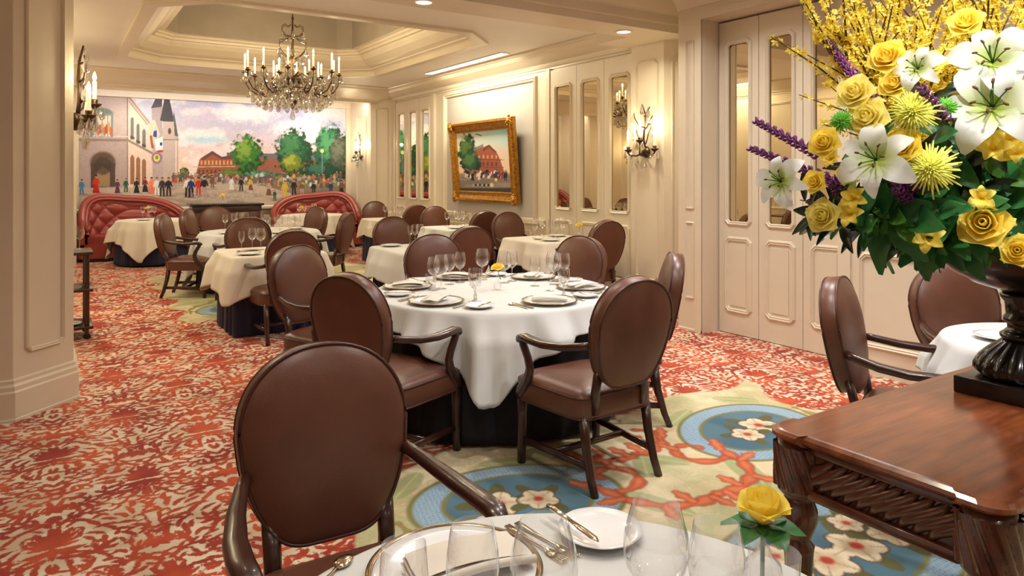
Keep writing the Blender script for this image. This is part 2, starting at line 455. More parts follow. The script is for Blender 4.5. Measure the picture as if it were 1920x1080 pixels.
def field_colour(x, y):
    xs = np.abs(x-AX); yy = np.where(y > 5.6, 7.75+3.3-y+.0, y)
    n1 = fbm(x*2.4, y*2.4, 21, 4); n2 = fbm(x*9, y*9, 31, 3)
    c = np.zeros(x.shape+(3,))
    base_a, base_b, base_c = lin(216, 200, 164), lin(176, 172, 128), lin(200, 178, 138)
    t = smoothstep(.40, .62, n1)[..., None]; c[:] = base_a*(1-t) + base_b*t
    t = smoothstep(.52, .66, n2)[..., None]*.55; c = c*(1-t) + base_c*t
    def put(mask, colr):
        nonlocal c
        m = np.clip(mask, 0, 1)[..., None]; c = c*(1-m) + np.asarray(colr)*m
    def edge(v, w=.010): return smoothstep(-w, w, v)
    put(edge(damask(x*1.15+.2, y*1.15)-.004, .008)*.42*smoothstep(.35, .6, fbm(x*1.7+5, y*1.7, 77, 2)), lin(170, 156, 112))
    put(edge(damask(y*1.5+.4, x*1.5)-.010, .008)*.35, lin(232, 220, 190))
    # pale leaves
    for lx, ly, a, L, wd in ((.25, 2.15, 1.2, .42, .07), (1.15, 2.05, .5, .4, .07), (.45, 3.0, .4, .36, .06), (1.3, 3.02, 2.4, .3, .06), (.15, 2.55, 2.2, .3, .06)):
        u = (xs-lx)*math.cos(a) + (yy-ly)*math.sin(a); v = -(xs-lx)*math.sin(a) + (yy-ly)*math.cos(a)
        prof = wd*np.sqrt(np.clip(1-((u-L/2)/(L/2))**2, 0, 1))
        put(edge(prof-np.abs(v), .008)*(prof > .002)*.7, lin(146, 158, 104)); put(edge(.006-np.abs(v), .004)*(prof > .012)*.7, lin(196, 196, 140))
    def cart(cx, cy, rx, ry, rot=0.0, gap=None):
        u = ((xs-cx)*math.cos(rot) + (yy-cy)*math.sin(rot)); v = (-(xs-cx)*math.sin(rot) + (yy-cy)*math.cos(rot))
        r = np.sqrt((u/rx)**2 + (v/ry)**2); an = np.arctan2(v/ry, u/rx)
        sd = (1-r)*min(rx, ry)
        put(edge(sd+.030), lin(120, 118, 62)); put(edge(sd+.008), lin(150, 174, 190))
        chk = (np.sin((u+v)*150) * np.sin((u-v)*150)) > .25
        put(edge(sd+.004)*chk*.6, lin(86, 132, 172))
        put(edge(sd-.085), lin(120, 118, 62)); put(edge(sd-.105), lin(84, 118, 134)); put(edge(sd-.105)*smoothstep(.4, .7, fbm(x*5, y*5, 44, 2))*.5, lin(44, 82, 104))
        return sd
    cart(.82, 2.70, .48, .36, .25); cart(0.0, 1.62, .62, .34)
    def flower(cx, cy, r, pet=5, ph=0.0):
        u = xs-cx; v = yy-cy; rr = np.hypot(u, v); an = np.arctan2(v, u)+ph
        for k in range(4):
            a = ph+k*1.7+.5; uu = u*math.cos(a)+v*math.sin(a); vv = -u*math.sin(a)+v*math.cos(a)
            pf = .32*r*np.sqrt(np.clip(1-((uu-1.15*r)/(.55*r))**2, 0, 1))
            put(edge(pf-np.abs(vv), .006)*(pf > .002), lin(92, 92, 56))
        rad = r*(.72+.28*np.abs(np.cos(an*pet/2)))
        put(edge(rad-rr+.008, .006), lin(92, 70, 52)); put(edge(rad-rr-.004, .006), lin(222, 206, 176))
        put(edge(rad*.6-rr, .02)*.6, lin(188, 160, 124)); put((np.abs(np.sin(an*pet/2)) < .16)*edge(rad-rr, .005)*.5, lin(140, 112, 84))
        put(edge(r*.24-rr, .01), lin(176, 60, 44))
    for fx, fy, r in ((.92, 2.72, .12), (.74, 2.66, .10), (1.02, 2.60, .08)): flower(fx, fy, r, 5, fx*3)
    for fx, fy, r in ((.10, 1.62, .12), (.32, 1.60, .11), (.24, 1.75, .08), (.46, 1.66, .09)): flower(fx, fy, r, 5, fx*7)
    def scrollc(pts, w0, w1, colr):
        P = np.array(pts); n = len(P); best = np.full(x.shape, -1.0)
        for i in range(n-1):
            a, b = P[i], P[i+1]; ab = b-a; L = (ab**2).sum()+1e-9
            t = np.clip(((xs-a[0])*ab[0]+(yy-a[1])*ab[1])/L, 0, 1); dd = np.hypot(xs-a[0]-t*ab[0], yy-a[1]-t*ab[1])
            g = (i+t)/(n-1); best = np.maximum(best, w0+(w1-w0)*g + .010*np.sin(g*25)-dd)
        put(edge(best+.008, .006)*.7, lin(120, 52, 30)); put(edge(best, .006), colr); put(edge(best-.02, .012)*.6, lin(212, 130, 90))
    def spiral(cx, cy, r0, r1, a0, a1, n=16):
        return [(cx+(r0+(r1-r0)*i/(n-1))*math.cos(a0+(a1-a0)*i/(n-1)), cy+(r0+(r1-r0)*i/(n-1))*math.sin(a0+(a1-a0)*i/(n-1))) for i in range(n)]
    orange = lin(190, 86, 50)
    scrollc(spiral(.30, 2.66, .05, .17, 0, 5.2), .014, .028, orange)
    scrollc([(.43, 2.56), (.40, 2.42), (.30, 2.28), (.14, 2.22), (0, 2.24)], .026, .034, orange)
    scrollc(spiral(.20, 2.95, .03, .12, 2, 7.5), .014, .026, orange); scrollc([(.32, 2.95), (.22, 2.82), (.08, 2.78), (0, 2.80)], .024, .03, orange)
    def lobe(cx, cy, a, L, wd, colr):
        u = (xs-cx)*math.cos(a)+(yy-cy)*math.sin(a); v = -(xs-cx)*math.sin(a)+(yy-cy)*math.cos(a)
        pf = wd*np.sqrt(np.clip(1-((u-L/2)/(L/2))**2, 0, 1))*(.8+.2*np.sin(u*90))
        put(edge(pf-np.abs(v)+.006, .006)*(pf > .003)*.7, lin(120, 52, 30)); put(edge(pf-np.abs(v), .006)*(pf > .003), colr); put(edge(pf*.45-np.abs(v), .012)*(pf > .01)*.6, lin(216, 140, 98))
    for q in ((.42, 2.58, 1.0, .17, .042), (.40, 2.44, .2, .15, .036), (.30, 2.29, -1.2, .14, .036), (.16, 2.23, 1.6, .15, .038), (.30, 2.9, .9, .15, .036), (.20, 2.83, -1.3, .13, .034), (.05, 2.79, 1.5, .16, .04), (.05, 2.25, -1.7, .14, .036)): lobe(*q, orange)
    scrollc(spiral(.95, 2.16, .03, .13, 1, 6.5), .014, .026, lin(138, 140, 70))
    scrollc([(1.10, 2.24), (1.25, 2.36), (1.36, 2.56), (1.38, 2.8)], .02, .012, lin(138, 140, 70))
    return c
def carpet():
    tiles = [(-1.0, 1.1, 5.45, 5.6, .0085), (-.3, 5.6, 6.3, 15.0, .02), (-3.4, -3.4, -1.0, 5.6, .1), (5.45, -3.4, 6.35, 5.6, .1), (-1.0, -3.4, 5.45, 1.1, .1)]
    V = []; Fa = []; off = 0
    for x0, y0, x1, y1, s in tiles:
        nx = max(2, int(round((x1-x0)/s))+1); ny = max(2, int(round((y1-y0)/s))+1)
        X, Y = np.meshgrid(np.linspace(x0, x1, nx), np.linspace(y0, y1, ny), indexing='ij')
        V.append(np.stack([X.ravel(), Y.ravel(), np.zeros(X.size)], 1))
        I = np.arange(nx*ny).reshape(nx, ny)
        Fa.append(np.stack([I[:-1, :-1].ravel(), I[1:, :-1].ravel(), I[1:, 1:].ravel(), I[:-1, 1:].ravel()], 1)+off); off += nx*ny
    V = np.concatenate(V); Fa = np.concatenate(Fa)
    me = bpy.data.meshes.new('floor')
    me.vertices.add(len(V)); me.vertices.foreach_set('co', V.astype(np.float32).ravel())
    me.loops.add(Fa.size); me.loops.foreach_set('vertex_index', Fa.ravel().astype(np.int32))
    me.polygons.add(len(Fa)); me.polygons.foreach_set('loop_start', (np.arange(len(Fa))*4).astype(np.int32))
    me.update(calc_edges=True)
    x, y = V[:, 0], V[:, 1]
    a = me.attributes.new('damask', 'FLOAT', 'POINT'); a.data.foreach_set('value', damask(x, y).astype(np.float32))
    a = me.attributes.new('panel', 'FLOAT', 'POINT'); a.data.foreach_set('value', field_panel(x, y).astype(np.float32))
    a = me.attributes.new('field_colour', 'FLOAT_COLOR', 'POINT')
    a.data.foreach_set('color', np.concatenate([field_colour(x, y), np.ones((len(x), 1))], 1).astype(np.float32).ravel())
    m = bpy.data.materials.new('carpet'); m.use_nodes = True; nt = m.node_tree; b = nt.nodes['Principled BSDF']; L = nt.links.new
    b.inputs['Roughness'].default_value = 0.95; b.inputs['Specular IOR Level'].default_value = 0.15; b.inputs['Sheen Weight'].default_value = 0.15
    ad = nn(nt, 'ShaderNodeAttribute', attribute_name='damask'); ap = nn(nt, 'ShaderNodeAttribute', attribute_name='panel'); ac = nn(nt, 'ShaderNodeAttribute', attribute_name='field_colour')
    tc = nn(nt, 'ShaderNodeTexCoord')
    def noise(sc, det=3):
        n = nn(nt, 'ShaderNodeTexNoise'); n.inputs['Scale'].default_value = sc; n.inputs['Detail'].default_value = det; L(tc.outputs['Object'], n.inputs['Vector']); return n
    nz = noise(90)
    ma = nn(nt, 'ShaderNodeMath', operation='MULTIPLY_ADD'); L(nz.outputs['Fac'], ma.inputs[0]); ma.inputs[1].default_value = .018; L(ad.outputs['Fac'], ma.inputs[2])
    mr = nn(nt, 'ShaderNodeMapRange'); mr.inputs['From Min'].default_value = .0055; mr.inputs['From Max'].default_value = .0105; L(ma.outputs[0], mr.inputs['Value'])
    red = nn(nt, 'ShaderNodeValToRGB'); red.color_ramp.elements[0].color = srgb(146, 40, 27); red.color_ramp.elements[1].color = srgb(196, 82, 44)
    red.color_ramp.elements[0].position = .38; red.color_ramp.elements[1].position = .64; L(noise(3.2).outputs['Fac'], red.inputs[0])
    crm = nn(nt, 'ShaderNodeValToRGB'); crm.color_ramp.elements[0].color = srgb(194, 168, 140); crm.color_ramp.elements[1].color = srgb(222, 206, 182)
    crm.color_ramp.elements[0].position = .35; crm.color_ramp.elements[1].position = .6; L(noise(5).outputs['Fac'], crm.inputs[0])
    mx = nn(nt, 'ShaderNodeMix', data_type='RGBA'); L(mr.outputs[0], mx.inputs['Factor']); L(crm.outputs[0], mx.inputs['A']); L(red.outputs[0], mx.inputs['B'])
    mp = nn(nt, 'ShaderNodeMapRange'); mp.inputs['From Min'].default_value = -.008; mp.inputs['From Max'].default_value = .012; L(ap.outputs['Fac'], mp.inputs['Value'])
    mx2 = nn(nt, 'ShaderNodeMix', data_type='RGBA'); L(mp.outputs[0], mx2.inputs['Factor']); L(mx.outputs['Result'], mx2.inputs['A']); L(ac.outputs['Color'], mx2.inputs['B'])
    fine = noise(420, 2); fr = nn(nt, 'ShaderNodeMapRange'); fr.inputs['To Min'].default_value = .78; fr.inputs['To Max'].default_value = 1.16; L(fine.outputs['Fac'], fr.inputs['Value'])
    mul = nn(nt, 'ShaderNodeMix', data_type='RGBA', blend_type='MULTIPLY'); mul.inputs['Factor'].default_value = 1
    L(mx2.outputs['Result'], mul.inputs['A']); L(fr.outputs[0], mul.inputs['B']); L(mul.outputs['Result'], b.inputs['Base Color'])
    bp = nn(nt, 'ShaderNodeBump'); bp.inputs['Strength'].default_value = .35; bp.inputs['Distance'].default_value = .004; L(fine.outputs['Fac'], bp.inputs['Height']); L(bp.outputs[0], b.inputs['Normal'])
    me.materials.append(m)
    return tag(link('floor', me), 'red and cream scrolled carpet with a green flowered field and blue cartouches', 'floor', kind='structure')
carpet()

# ---- near room shell
struct('wall_front', MB().box((-3.4, -3.6, 0), (6.35, -3.4, NEAR_Z)), 'cream_paint', 'cream painted wall at the near end of the dining room', 'wall')
struct('wall_side', MB().box((-3.6, -3.6, 0), (-3.4, 5.55, NEAR_Z)), 'cream_paint', 'cream painted side wall of the near dining area', 'wall')
wnl = struct('wall_left', MB().prism([(-3.4, 5.25), (-.21, 5.25), (.11, 5.57), (.11, 6.1), (-.25, 6.1), (-.25, 13.1), (.31, 13.65), (.31, 15.1), (-.6, 15.1), (-.6, 5.7), (-3.4, 5.7)], 0, 3.6),
    'cream_paint', 'cream panelled pillar and wall at the left of the opening', 'wall')
molding('panel_molding', wnl, (-.05, 5.41, 1.75), (1, 1, 0), (1, -1, 0), .30, 2.72, .035, .03, .018)
molding('panel_molding', wnl, (-.95, 5.25, 1.75), (1, 0, 0), (0, -1, 0), 1.1, 2.72, .035, .03, .018)
for yc in (6.9, 8.2, 9.5, 10.8):
    molding('panel_molding', wnl, (-.25, yc, 1.95), (0, 1, 0), (1, 0, 0), .95, 1.75, .05, .045, .022)
    molding('panel_molding', wnl, (-.25, yc, .62), (0, 1, 0), (1, 0, 0), .95, .6, .05, .045, .022)
o = profile_run([(-.25, 13.1), (-.25, 6.1), (.11, 6.1), (.11, 5.57), (-.21, 5.25), (-3.4, 5.25)][::-1], BASE)
struct('baseboard_left', o, 'cream_paint', 'tall stepped cream skirting around the left pillar', 'skirting')
wr = struct('wall_right', MB().box((5.13, -3.4, 0), (6.3, 3.20, NEAR_Z)).box((5.13, 4.585, 0), (5.6, 4.88, NEAR_Z)).box((5.13, 3.2, 2.97), (5.6, 4.585, NEAR_Z)).box((5.42, 3.2, 0), (5.6, 4.585, 2.97)).box((5.6, 4.585, 0), (6.3, 4.78, NEAR_Z)),
    'cream_paint', 'cream panelled wall around the folding mirrored doors at right', 'wall')
molding('panel_molding', wr, (5.13, 4.73, 1.98), (0, 1, 0), (-1, 0, 0), .11, 1.62, .008, .022, .014)
molding('panel_molding', wr, (5.13, 4.73, .68), (0, 1, 0), (-1, 0, 0), .11, .74, .008, .022, .014)
for yc in (2.62, 1.55, .48):
    molding('panel_molding', wr, (5.13, yc, .56), (0, 1, 0), (-1, 0, 0), .84, .72, .05, .04, .02)
    molding('panel_molding', wr, (5.13, yc, 1.9), (0, 1, 0), (-1, 0, 0), .84, 1.68, .05, .04, .02)
struct('baseboard_right', profile_run([(5.13, 4.88), (5.13, 4.585)], [(0, 0), (.012, 0), (.012, .02), (0, .024)]), 'cream_paint', 'low white skirting strip under the narrow panelled pier', 'skirting')
tr = struct('trim_1', MB().box((5.115, 3.1, 0), (5.135, 3.2, 3.04)).box((5.115, 3.2, 2.97), (5.135, 4.585, 3.04)).box((5.115, 4.585, 0), (5.135, 4.66, 3.04)), 'cream_paint',
    'plain cream casing around the folding mirrored doors', 'door frame')
wp = struct('wall_pier', MB().prism([(5.635, 6.1), (5.635, 5.577), (5.96, 5.25), (5.96, 4.78), (6.35, 4.78), (6.35, 6.1)], 0, 3.5), 'cream_paint',
    'cream panelled jamb with canted corner at the right end of the beam', 'wall')
molding('panel_molding', wp, (5.635, 5.84, 1.55), (0, 1, 0), (-1, 0, 0), .36, 2.5, .05, .03, .018)
molding('panel_molding', wp, (5.797, 5.414, 1.55), (1, -1, 0), (-1, -1, 0), .30, 2.5, .05, .03, .018)
bm_ = struct('beam', MB().box((-3.4, 5.25, 2.99), (6.35, 5.69, 3.6)).box((5.2, 5.69, 2.99), (6.0, 6.2, 3.3)), 'cream_paint', 'deep cream painted beam across the ceiling between the two rooms', 'beam')
struct('trim_2', profile_run([(-3.4, 5.25), (5.96, 5.25)], [(0, 3.06), (.012, 3.06), (.02, 3.08), (.02, 3.16), (.03, 3.18), (.05, 3.2), (.11, 3.27), (.13, 3.30), (.13, NEAR_Z), (0, NEAR_Z)]), 'cream_paint', 'stepped cornice along the beam face', 'cornice')
struct('trim_3', profile_run([(5.13, 4.88), (5.13, -3.4)], [(0, 3.10), (.015, 3.10), (.03, 3.13), (.05, 3.17), (.12, 3.25), (.14, 3.29), (.14, NEAR_Z), (0, NEAR_Z)]), 'cream_paint', 'stepped cornice above the mirrored doors at right', 'cornice')
struct('ceiling_near', MB().box((-3.6, -3.6, NEAR_Z), (6.35, 5.3, 3.5)), 'ceiling_paint', 'plain cream ceiling over the near tables', 'ceiling')

# ---- folding mirrored doors
def mirror_door(name, label, x, ys, zt, gw, gz0, gz1, pz0, pz1):
    d = thing(name, label, 'door', (x, (ys[0]+ys[-1])/2, 0), 0, None, 'structure'); yc = (ys[0]+ys[-1])/2
    for y0, y1 in zip(ys[:-1], ys[1:]):
        w = y1-y0-.006; ym = (y0+y1)/2-yc; gh = gz1-gz0
        lf = MB()
        for (a, b, c_, e) in ((-w/2, w/2, 0.006, gz0), (-w/2, w/2, gz1, zt), (-w/2, -gw/2, gz0, gz1), (gw/2, w/2, gz0, gz1)):
            lf.box((-.04, ym+a, c_), (0, ym+b, e))
        leaf = lf.build('door_leaf', 'cream_paint', d)
        slab((-.022, ym, (gz0+gz1)/2), (0, 1, 0), (-1, 0, 0), gw, gh, .004).build('mirror_pane', 'mirror', leaf)
        molding('pane_molding', leaf, (-.04, ym, (gz0+gz1)/2), (0, 1, 0), (-1, 0, 0), gw+.08, gh+.08, .045, .045, .018)
        molding('panel_molding', leaf, (-.04, ym, (pz0+pz1)/2), (0, 1, 0), (-1, 0, 0), gw+.08, pz1-pz0, .045, .045, .018)
        slab((-.04, ym, (pz0+pz1)/2), (0, 1, 0), (-1, 0, 0), gw-.06, pz1-pz0-.14, .006).build('lower_panel', 'cream_paint', leaf)
    return d
mirror_door('door_1', 'cream folding doors with tall mirror panes beside the flowers', 5.40, [3.22, 3.67, 4.12, 4.575], 2.95, .235, 1.06, 2.73, .20, .92)
FX = 5.79
wfr = struct('wall_right_far', MB().prism([(FX, 6.0), (6.2, 6.0), (6.2, 15.1), (5.44, 15.1), (5.44, 13.65), (FX, 13.3)], 0, 3.6), 'cream_paint', 'cream panelled wall of the far room at right', 'wall')
mirror_door('door_2', 'cream mirrored folding doors between the gilt painting and the jamb sconce', FX, [6.15, 6.72, 7.27, 7.85], 2.94, .31, 1.06, 2.70, .20, .90)
mirror_door('door_3', 'cream mirrored folding doors near the mural at the far end', FX, [11.48, 12.02, 12.56, 13.10], 2.94, .31, 1.06, 2.70, .20, .90)
struct('trim_4', MB().box((FX-.05, 7.86, 0), (FX, 7.94, 2.97)).box((FX-.05, 11.39, 0), (FX, 11.47, 2.97)).box((FX-.05, 13.11, 0), (FX, 13.19, 2.97)), 'cream_paint', 'cream upright casings of the far mirrored doors', 'door frame')
fp = slab((FX, 9.63, 1.86), (0, 1, 0), (-1, 0, 0), 2.66, 1.96, .004).build('fabric_panel', 'wall_fabric', wfr)
molding('panel_molding', wfr, (FX, 9.63, 1.86), (0, 1, 0), (-1, 0, 0), 2.84, 2.12, .01, .08, .05)
MB().box((FX-.05, 8.0, .80), (FX, 11.36, .86)).build('dado_rail', 'cream_paint', wfr)
molding('panel_molding', wfr, (FX, 9.63, .45), (0, 1, 0), (-1, 0, 0), 2.6, .5, .05, .045, .022)
molding('panel_molding', wfr, (5.615, 13.475, 1.6), (1, -1, 0), (-1, -1, 0), .28, 2.55, .04, .03, .018)
molding('panel_molding', wfr, (5.44, 14.15, 1.7), (0, 1, 0), (-1, 0, 0), .55, 2.1, .04, .03, .018)
CRS = [(0, 2.965), (.015, 2.965), (.015, 2.99), (.035, 3.0), (.05, 3.03), (.10, 3.09), (.15, 3.15), (.19, 3.17), (.20, 3.185), (.20, FAR_Z), (0, FAR_Z)]
CR = [(0, 2.965), (.015, 2.965), (.015, 2.99), (.035, 3.0), (.05, 3.03), (.055, 3.05), (.13, 3.075), (.24, 3.12), (.28, 3.15), (.29, 3.165), (.34, 3.17), (.36, 3.185), (.36, FAR_Z), (0, FAR_Z)]
struct('trim_5', profile_run([(FX, 13.3), (FX, 6.1)], CR), 'cream_paint', 'broad stepped cornice above the gilt painting', 'cornice')
struct('trim_6', profile_run([(-.25, 6.1), (-.25, 13.1)], CRS), 'cream_paint', 'broad stepped cornice on the left wall of the far room', 'cornice')
struct('wall_back', MB().box((-.6, 14.9, 0), (6.2, 15.1, 3.6)).box((.31, 14.86, 0), (5.44, 14.9, .84)), 'cream_paint', 'cream back wall carrying the street mural', 'wall')
struct('trim_7', profile_run([(.31, 14.86), (5.44, 14.86)], [(0, .80), (.05, .80), (.06, .82), (.06, .86), (.03, .885), (0, .885)]), 'cream_paint', 'cream ledge below the mural behind the red banquettes', 'ledge')
struct('trim_8', MB().box((.31, 13.55, 2.965), (5.44, 13.72, 3.3)).box((.31, 13.72, 3.06), (5.44, 15.0, 3.3)).box((.31, 14.80, 2.945), (5.44, 14.9, 3.06)), 'cream_paint', 'cream bulkhead with hidden light trough above the mural', 'bulkhead')
struct('trim_9', profile_run([(-.25, 13.55), (FX+.1, 13.55)], [(0, 2.965), (.03, 2.965), (.03, 2.985), (.06, 2.995), (.08, 3.02), (.25, 3.05), (.50, 3.10), (.66, 3.15), (.70, 3.17), (.80, 3.175), (.84, 3.19), (.84, FAR_Z), (0, FAR_Z)]), 'cream_paint', 'deep cove cornice in front of the mural', 'cornice')

# ---- far ceiling with the octagonal tray
TX0, TX1, TY0, TY1, TC = .86, 4.53, 7.30, 11.67, .46
tcx, tcy, ta, tb = (TX0+TX1)/2, (TY0+TY1)/2, (TX1-TX0)/2, (TY1-TY0)/2
def ring_mesh(rings):
    vs = []; fs = []
    for t, z in rings:
        for a, b in oct_pts(ta, tb, TC, t): vs.append((tcx+a, tcy+b, z))
    for k in range(len(rings)-1):
        for i in range(8):
            j = (i+1) % 8; fs.append((k*8+i, k*8+j, (k+1)*8+j, (k+1)*8+i))
    return MB().add(vs, fs)
op = [(tcx+a, tcy+b) for a, b in oct_pts(ta, tb, TC)]
rc = [(6.2, 5.6), (6.2, 13.7), (-.6, 13.7), (-.6, 5.6)]
vs = [(x, y, FAR_Z) for x, y in op] + [(x, y, FAR_Z) for x, y in rc]
fs = [(8, 9, 1, 0), (9, 2, 1), (9, 10, 3, 2), (10, 4, 3), (10, 11, 5, 4), (11, 6, 5), (11, 8, 7, 6), (8, 0, 7)]
ce = struct('ceiling_far', MB().add(vs, [tuple(reversed(f)) for f in fs]), 'ceiling_paint', 'cream ceiling of the far room around the octagonal tray', 'ceiling')
ring_mesh([(-.13, FAR_Z), (-.13, FAR_Z-.03), (-.11, FAR_Z-.035), (.0, FAR_Z-.035), (.0, FAR_Z+.05)]).build('tray_lip', 'cream_paint', ce)
ring_mesh([(0, FAR_Z+.04), (.015, FAR_Z+.06), (.06, FAR_Z+.07), (.07, FAR_Z+.09), (.14, FAR_Z+.12), (.24, FAR_Z+.20), (.28, FAR_Z+.26), (.285, FAR_Z+.28), (.33, FAR_Z+.285), (.335, FAR_Z+.32), (.37, FAR_Z+.33), (.37, FAR_Z+.36), (.46, FAR_Z+.36)]).build('tray_cove', 'cream_paint', ce)
ring_mesh([(.46, FAR_Z+.36), (.46, 4.45)]).build('tray_wall', 'tray_fabric', ce)
MB().add([(tcx+a, tcy+b, 4.45) for a, b in oct_pts(ta, tb, TC, .44)], [tuple(range(8))]).build('tray_top', 'ceiling_paint', ce)

# ---- lamps built into the ceilings
def downlight(x, y, z, power, label, color=SOFT, r=.07, spread=150):
    d = thing('recessed_downlight', label, 'downlight', (x, y, z), 0, 'recessed ceiling downlights')
    MB().lathe([(r+.02, 0), (r+.02, -.006), (r+.012, -.012), (r, -.012), (r, -.002)], 24).build('trim_ring', 'ceiling_paint', d)
    MB().lathe([(0, -.004), (r, -.004)], 24).build('lens', 'lamp_lens', d)
    area_light('downlight_lamp', (0, 0, -.02), (0, 0, 0), r*2, r*2, power, color, d, True, spread)
    return d
dn = [downlight(2.66, 5.47, 2.99, 60, 'x', SOFT)]
for x, y, z, p in ((1.25, 14.25, 3.06, 40), (4.5, 14.25, 3.06, 40), (4.95, 5.47, 2.99, 70), (.35, 7.0, FAR_Z, 60)):  # added lamps; two are hidden in the bulkhead to light the banquettes
    dn.append(downlight(x, y, z, p, 'x', SOFT))  # the third is added where the soffit only shows a gloss reflection
for x, y, p, c in ((2.45, 4.1, 48, NEUT), (.9, 4.5, 16, SOFT), (4.2, 4.0, 130, NEUT), (.6, 1.9, 50, SOFT), (3.7, 2.7, 120, NEUT), (2.2, 2.0, 80, NEUT), (-1.8, 3.2, 14, SOFT), (2.4, .9, 70, NEUT), (.4, .6, 44, NEUT), (4.3, .9, 100, NEUT), (1.2, -1.2, 34, NEUT), (-1.6, -.4, 30, SOFT), (3.6, -1.4, 60, NEUT)):  # near-room downlights are all unseen, added to light the closed room
    dn.append(downlight(x, y, NEAR_Z, p, 'x', c, spread=135))
for i, (o, t) in enumerate(zip(dn, ['round recessed downlight just beyond the beam', 'added downlight hidden above the left red banquette', 'added downlight hidden above the right red banquette', 'added downlight in place of a gloss reflection beside the jamb sconce', 'unseen downlight above the serving trolley',
    'unseen added downlight straight above the large round table', 'unseen added downlight before the left pillar', 'unseen added downlight before the folding mirrored doors', 'unseen added downlight left of the nearest chair', 'unseen added downlight right of the large round table', 'unseen added downlight between the two round tables',
    'unseen added downlight far left of the nearest chair', 'unseen added downlight above the carved wooden table', 'unseen added downlight above the nearest table', 'unseen added downlight above the small table by the wall', 'unseen added downlight behind the viewer in the middle', 'unseen added downlight behind the viewer at left', 'unseen added downlight behind the viewer at right'])):
    o['label'] = t
def slot_light(x, label, power):
    s = thing('linear_light', label, 'ceiling light', (x, 9.45, FAR_Z), 0, 'linear ceiling slots')
    MB().box((-.08, -1.2, -.012), (-.06, 1.2, 0)).box((.06, -1.2, -.012), (.08, 1.2, 0)).box((-.08, -1.22, -.012), (.08, -1.2, 0)).box((-.08, 1.2, -.012), (.08, 1.22, 0)).build('trim_frame', 'ceiling_paint', s)
    MB().box((-.06, -1.2, -.006), (.06, 1.2, -.003)).build('diffuser', 'lamp_lens', s)
    area_light('slot_lamp', (0, 0, -.015), (0, 0, 0), .12, 2.4, power, SOFT, s)
slot_light(5.26, 'long recessed light slot in the ceiling above the gilt painting', 330)
slot_light(.03, 'long recessed light slot in the ceiling by the left wall', 230)
tl = thing('mural_lamp', 'long strip lamp hidden in the bulkhead above the mural', 'strip lamp', (2.87, 13.80, 3.03))
MB().box((-2.5, -.03, -.01), (2.5, .03, .025)).build('lamp_body', 'lamp_lens', tl)
area_light('mural_wash', (0, .02, -.02), (R(40), 0, 0), 5.0, .08, 115, NEUT, tl)

def added_fill_spot(x, y, target, power, label, size=32):  # unseen fill lamps added to brighten the flowers from the viewer's side
    d = thing('added_flower_fill', label, 'spotlight', (x, y, NEAR_Z), 0, 'added fill spots for the flowers')
    MB().lathe([(.075, 0), (.075, -.008), (.055, -.012), (.05, -.03)], 24).build('trim_ring', 'ceiling_paint', d)
    v = Vector(target)-Vector((x, y, NEAR_Z-.06)); q = v.to_track_quat('-Z', 'Y')
    MB().lathe([(.03, .02), (.045, 0), (.045, -.05), (.04, -.052)], 20).xform(Matrix.Translation((0, 0, -.03)) @ q.to_matrix().to_4x4()).build('lamp_head', 'bronze', d)
    ld = bpy.data.lights.new('spot_lamp', 'SPOT'); ld.energy = power*LP*4; ld.color = NEUT; ld.spot_size = R(size); ld.spot_blend = .8; ld.shadow_soft_size = .06
    o = link('spot_lamp', ld, d, Vector((0, 0, -.03)) + v.normalized()*.065); o.rotation_euler = q.to_euler()
    return d
added_fill_spot(1.1, .1, (2.5, 1.0, 1.55), 260, 'unseen added spot filling light on the flower arrangement from the left', 44)
added_fill_spot(1.9, -.9, (2.5, 1.0, 1.45), 200, 'unseen added spot filling light on the flower arrangement from the front', 40)
# ================================================================== MURAL AND PAINTING (flat prints: colour stored per point of a fine grid)
def colour_grid(name, o, u, v, w, h, nu, nv, paint, parent, rough=0.6):
    """flat picture: grid spanned by u (w) and v (h) from corner o; paint(px,py) gives linear colours from picture coordinates"""
    o, u, v = Vector(o), Vector(u), Vector(v)
    S, T = np.meshgrid(np.linspace(0, 1, nu), np.linspace(0, 1, nv), indexing='ij')
    P = np.array(o)[None, None] + S[..., None]*np.array(u)*w + T[..., None]*np.array(v)*h
    d = P[..., 0]*FW[0] + P[..., 1]*FW[1]; l = P[..., 0]*RT[0] + P[..., 1]*RT[1]
    c = paint(CX + FPX*l/d, HY + FPX*(CAMH-P[..., 2])/d)
    I = np.arange(nu*nv).reshape(nu, nv)
    Fa = np.stack([I[:-1, :-1].ravel(), I[1:, :-1].ravel(), I[1:, 1:].ravel(), I[:-1, 1:].ravel()], 1)
    me = bpy.data.meshes.new(name); me.from_pydata(P.reshape(-1, 3).tolist(), [], Fa.tolist())
    a = me.attributes.new('paint', 'FLOAT_COLOR', 'POINT')
    a.data.foreach_set('color', np.concatenate([np.clip(c, 0, 1).reshape(-1, 3), np.ones((nu*nv, 1))], 1).astype(np.float32).ravel())
    m = bpy.data.materials.new(name+'_paint'); m.use_nodes = True; b = m.node_tree.nodes['Principled BSDF']
    at = nn(m.node_tree, 'ShaderNodeAttribute', attribute_name='paint'); m.node_tree.links.new(at.outputs['Color'], b.inputs['Base Color'])
    b.inputs['Roughness'].default_value = rough; b.inputs['Specular IOR Level'].default_value = .3
    me.materials.append(m)
    return link(name, me, parent)
